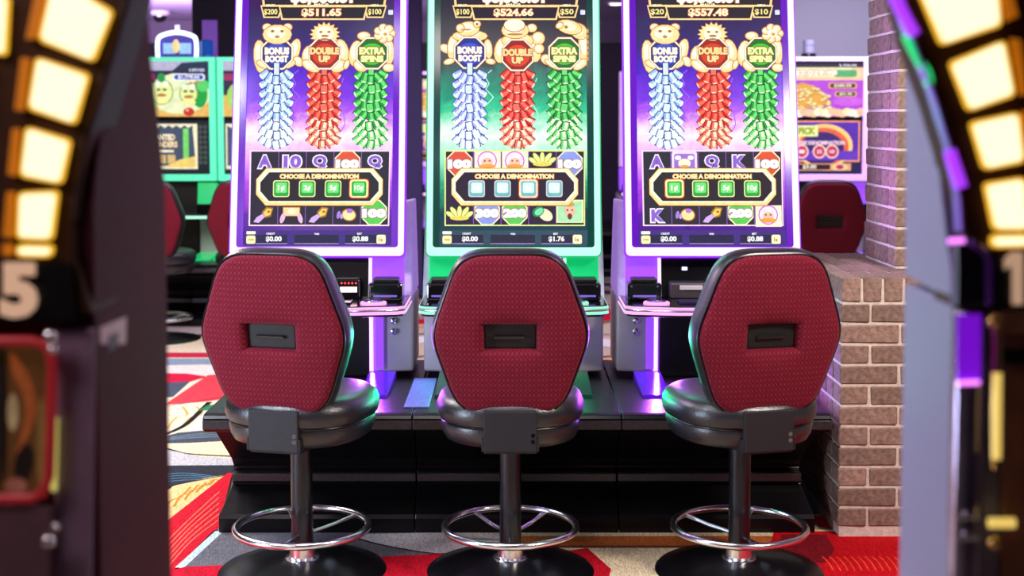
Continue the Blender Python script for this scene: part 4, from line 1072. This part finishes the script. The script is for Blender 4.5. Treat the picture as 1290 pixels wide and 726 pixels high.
L = thing('wheel_machine', 'dark blurred foreground machine at the left edge with glowing lamp arc and numeral 5', 'slot machine', (-.80, 1.99, 0), 0, 'blurred machines framing the view')
o_ = L.location.copy(); XS = -.558
MB(o_).box(-1.12, XS - .002, 1.80, 2.18, 0, 1.238).obj('lower_cabinet', cabdark, L, False, .006)
fin = [(194, -160), (186, -60), (177, 0), (154, 76), (134, 137), (122, 204), (117, 255), (117, 300), (119, 398), (210, 360), (208, 230), (200, 150), (191, 75), (186, 0), (192, -60), (200, -160)]
MB(o_).prism([xside(XS, *q) for q in fin], (-.05, 0, 0)).obj('upper_side', cabdark, L, False, .004)
face = [(205, -260), (180, -120), (160, 0), (143, 60), (125, 120), (108, 180), (98, 240), (95, 275), (96, 330), (116, 396), (-420, 396), (-420, -260)]
slab(o_, face, 1.785, .12, 'wheel_face', brownface, L, .004)
rimp = [(205, -260), (180, -120), (160, 0), (143, 60), (125, 120), (108, 180), (98, 240), (95, 275)]
MB(o_).tube([at(a - 1, b, 1.79) for a, b in rimp], .006, 8).obj('rim_trim', mat('dull bronze rim', '#4a3a3c', .35, .6), L, True)
for pts in ([(66, -30), (141, 14), (116, 78), (49, 51)], [(45, 72), (111, 94), (93, 157), (35, 137)], [(32, 160), (88, 177), (76, 232), (25, 222)], [(23, 243), (72, 241), (64, 303), (21, 301)], [(21, 309), (66, 310), (63, 324), (21, 323)],
            [(110, -140), (190, -95), (152, -12), (84, -55)], [(-70, 70), (-14, 74), (-22, 150), (-74, 140)], [(-60, -10), (10, -6), (6, 70), (-58, 58)]):
    lamp(L, o_, pts, 1.775)
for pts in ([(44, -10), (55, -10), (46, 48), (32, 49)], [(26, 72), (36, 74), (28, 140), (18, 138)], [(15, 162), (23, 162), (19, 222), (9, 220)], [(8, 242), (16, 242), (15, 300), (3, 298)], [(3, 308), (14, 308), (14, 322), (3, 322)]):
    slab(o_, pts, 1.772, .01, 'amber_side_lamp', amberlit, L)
slab(o_, [(-120, 332), (88, 332), (94, 404), (-120, 404)], 1.776, .008, 'number_plate', mat('black number plate', '#050405', .4, var=0), L)
def numeral(ch, cx, cy, wd, h, Y, t, off):
    A = Art(lambda a, b, L_: at(a, b, Y)); vs, fs = glyphs(ch, .05)
    me = bmesh.new(); V = [me.verts.new(at(cx - wd/2 + a*wd, cy + h/2 - b*h, Y) - off) for a, b in vs]
    for f in fs: me.faces.new([V[i] for i in f])
    ex = bmesh.ops.extrude_face_region(me, geom=list(me.faces)); bmesh.ops.translate(me, verts=[g for g in ex['geom'] if isinstance(g, bmesh.types.BMVert)], vec=(0, .004, 0))
    d = D.meshes.new('numeral'); me.to_mesh(d); me.free(); d.materials.append(beige)
    q = D.objects.new('numeral', d); COL.objects.link(q); q.parent = t
numeral('5', 23, 366, 48, 70, 1.768, L, o_)
slab(o_, [(70, 415), (118, 415), (114, 760), (66, 760)], 1.79, .012, 'silver_column', mat('dusky silver column', '#8c7088', .55, 0, var=.1), L, .004)
MB(o_).tube([at(a, b, 1.775) for a, b in [(-200, 428), (40, 430), (56, 434), (64, 446), (66, 470), (62, 600), (54, 622), (40, 628), (-200, 632)]], .007, 10).obj('red_frame', mat('red lit frame', '#b03038', .35, emit='#d82830', es=.14), L, True)
pa = slab(o_, [(-300, 430), (62, 432), (58, 628), (-300, 632)], 1.788, .004, 'belly_glass', mat('amber brown glass', '#5c3c20', .25, emit='#80502a', es=.18, vscale=18, var=.4), L)
A = Art(lambda a, b, L_: at(a, b, 1.787 - L_ * .0002), o_)
A.poly(catmull([(14, 445), (34, 470), (46, 505), (40, 540), (20, 572), (30, 535), (30, 500), (16, 470)], 4), '#c8602c'); A.ell(16, 520, 7, 24, '#d8b080'); A.ell(30, 585, 12, 26, '#1c1008', rot=.2); A.ell(52, 560, 6, 60, '#a07038')
A.ell(4, 520, 5, 90, '#080606'); A.ell(20, 612, 14, 10, '#b86858'); A.poly([(-200, 440), (0, 440), (0, 620), (-200, 620)], '#3a2414')
A.obj('belly_picture', print_mat('dim backlit print', es=.32, noise=.2), pa)
slab(o_, [(64, 528), (71, 528), (69, 620), (64, 618)], 1.778, .008, 'side_lamp', mat('yellow green lamp', '#f0f080', .4, emit='#e8e478', es=.6, var=0), L)
for a, b, r_ in ((63, 424, .010), (66, 440, .007), (61, 682, .010), (70, 664, .006)): MB(o_).ball(at(a, b, 1.765), r_, 14).obj('chrome_stud', chrome, L, True)
slab(o_, [(-300, 640), (66, 640), (62, 780), (-300, 780)], 1.775, .02, 'lower_apron', mat('dusky rose apron', '#7c5c64', .35, .3), L, .004)
st_ = [xside(XS + .0015, *q) for q in ((125, 413), (158, 399), (157, 451), (125, 463))]
sk = MB(o_).prism(st_, (.0015, 0, 0)).obj('sticker', mat('off white sticker', '#c8a8b0', .6), L)
MB(o_).prism([xside(XS + .0035, *q) for q in ((136, 424), (149, 418), (148, 437), (136, 443))], (.0008, 0, 0)).obj('sticker_print', mat('grey print', '#5c4450', .6), sk)

R_ = thing('wheel_machine', 'lilac sided blurred foreground machine at the right edge with glowing lamp arc and numeral 1', 'slot machine', (.85, 1.99, 0), 0, 'blurred machines framing the view')
o_ = R_.location.copy(); XS = .590
MB(o_).box(XS + .002, 1.25, 1.80, 2.026, 0, 1.252).obj('lower_cabinet', cablilaclit, R_, False, .005)
fin = [(1140, 60), (1152, 78), (1166, 140), (1182, 210), (1192, 300), (1204, 384), (1140, 346)]
MB(o_).prism([xside(XS, *q) for q in fin], (.05, 0, 0)).obj('upper_side', cablilaclit, R_, False, .003)
face = [(1105, -260), (1128, -120), (1142, 0), (1158, 60), (1184, 130), (1205, 200), (1214, 260), (1216, 330), (1204, 390), (1700, 390), (1700, -260)]
slab(o_, face, 1.785, .10, 'wheel_face', brownface, R_, .004)
ro = [(1060, -260), (1090, -120), (1116, -20), (1134, 40), (1162, 110), (1184, 180), (1196, 240), (1198, 292)]
ri = [(1105, -260), (1128, -120), (1142, -20), (1160, 60), (1186, 132), (1207, 202), (1216, 260), (1218, 292)]
mb = MB(o_)
mb.loft([[at(a[0], a[1], 1.86), at(a[0]*.7 + b[0]*.3, a[1]*.7 + b[1]*.3, 1.80), at(a[0]*.3 + b[0]*.7, a[1]*.3 + b[1]*.7, 1.775), at(b[0], b[1], 1.79), at(b[0], b[1], 1.87)] for a, b in zip(ro, ri)])
mb.obj('chrome_rim', purplereflchrome, R_, True)
vl = mat('violet rim lamp', '#a040ff', .3, emit='#a838f8', es=1.1, var=0); gl = mat('green rim lamp', '#20e080', .3, emit='#18e07c', es=1.0, var=0)  # reflections in the chrome rim built as glowing tubes
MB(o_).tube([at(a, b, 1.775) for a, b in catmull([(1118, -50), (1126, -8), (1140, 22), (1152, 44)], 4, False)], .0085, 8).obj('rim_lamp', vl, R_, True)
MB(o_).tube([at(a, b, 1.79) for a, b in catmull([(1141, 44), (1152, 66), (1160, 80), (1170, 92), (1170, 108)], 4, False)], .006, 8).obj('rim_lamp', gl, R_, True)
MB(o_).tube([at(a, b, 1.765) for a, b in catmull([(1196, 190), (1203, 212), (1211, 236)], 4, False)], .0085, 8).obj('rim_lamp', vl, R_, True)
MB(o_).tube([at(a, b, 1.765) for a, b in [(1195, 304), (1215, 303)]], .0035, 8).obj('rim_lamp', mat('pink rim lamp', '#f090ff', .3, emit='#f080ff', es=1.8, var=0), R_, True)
for pts in ([(1150, -30), (1256, -40), (1262, 32), (1187, 57)], [(1197, 79), (1266, 51), (1279, 120), (1221, 140)], [(1223, 155), (1284, 142), (1291, 204), (1241, 214)], [(1241, 232), (1292, 224), (1297, 290), (1253, 290)], [(1250, 297), (1298, 296), (1298, 311), (1250, 312)],
            [(1100, -130), (1215, -150), (1240, -52), (1145, -40)]):
    lamp(R_, o_, pts, 1.775)
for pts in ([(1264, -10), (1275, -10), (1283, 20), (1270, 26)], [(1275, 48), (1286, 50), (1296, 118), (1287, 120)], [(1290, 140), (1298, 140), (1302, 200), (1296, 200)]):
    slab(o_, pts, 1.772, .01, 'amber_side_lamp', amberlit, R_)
slab(o_, [(1206, 302), (1232, 300), (1248, 314), (1252, 386), (1206, 390)], 1.765, .03, 'hinge_block', mat('black hinge block', '#120c14', .3), R_, .005)
MB(o_).tube([at(a, b, 1.76) for a, b in [(1222, 306), (1240, 316), (1246, 330), (1246, 384)]], .005, 8).obj('block_trim', purplereflchrome, R_, True)
slab(o_, [(1254, 318), (1420, 318), (1420, 392), (1254, 392)], 1.776, .008, 'number_plate', MATS['black number plate'], R_)
slab(o_, [(1266, 327), (1276, 318), (1289, 318), (1289, 384), (1276, 384), (1276, 334), (1266, 340)], 1.768, .004, 'numeral', beige, R_)
mb = MB(o_)
cA, cB = at(1203, 392, 1.79), at(1243, 392, 1.79); zb_ = at(1203, 800, 1.79).z
ptsc = [(cA.x, 1.80), (cA.x + .004, 1.785), (cA.x + .015, 1.776), (cB.x - .012, 1.776), (cB.x, 1.785), (cB.x, 1.80)]
mb.prism([(a, b, zb_) for a, b in ptsc], (0, 0, cA.z - zb_)).obj('chrome_column', mat('dim lilac chrome', '#8c8098', .2, .9, var=.3, vscale=8), R_, False, .003)
slab(o_, [(1206, 396), (1236, 396), (1236, 478), (1206, 480)], 1.774, .003, 'violet_lamp_panel', mat('violet lamp panel', '#7010d0', .3, emit='#7c12d8', es=.75, var=.25, vscale=14), R_)  # emissive violet length of the chrome column
for y_, m_ in ((483, 'pink rim lamp'), (652, 'chrome'), (678, 'chrome')):  # column's bright line and chrome highlights shaped as bars
    MB(o_).tube([at(1207, y_, 1.768), at(1234, y_ - 1, 1.768)], .003, 8).obj('cross_trim', MATS[m_], R_, True)
slab(o_, [(1262, 395), (1700, 395), (1700, 800), (1262, 800)], 1.788, .02, 'belly_panel', mat('walnut brown panel', '#7c5038', .35, var=.25, vscale=14), R_, .004)
slab(o_, [(1262, 392), (1700, 392), (1700, 420), (1262, 420)], 1.772, .02, 'belly_rail', mat('rose bronze rail', '#a87858', .3, .3), R_, .004)
slab(o_, [(1266, 440), (1700, 440), (1700, 462), (1266, 462)], 1.780, .01, 'dark_band', black_gloss, R_, .003)
MB(o_).tube([at(a, b, 1.765) for a, b in catmull([(1248, 404), (1256, 420), (1256, 460), (1254, 530), (1255, 590)], 4, False)], .006, 8).obj('gold_trim', goldchrome, R_, True)
MB(o_).tube([at(a, b, 1.762) for a, b in [(1256, 470), (1255, 578)]], .0065, 8).obj('gold_lamp', mat('gold trim lamp', '#f0d070', .3, emit='#f0cc68', es=.9, var=.1), R_, True)
MB(o_).ball(at(1252, 404, 1.76), .010, 14).obj('brass_stud', goldchrome, R_, True)
MB(o_).tube([at(a, b, 1.762) for a, b in [(1246, 659), (1278, 659)]], .007, 8).obj('gold_lamp', MATS['gold trim lamp'], R_, True)
MB(o_).ball(at(1252, 684, 1.76), .009, 14).obj('brass_stud', goldchrome, R_, True)
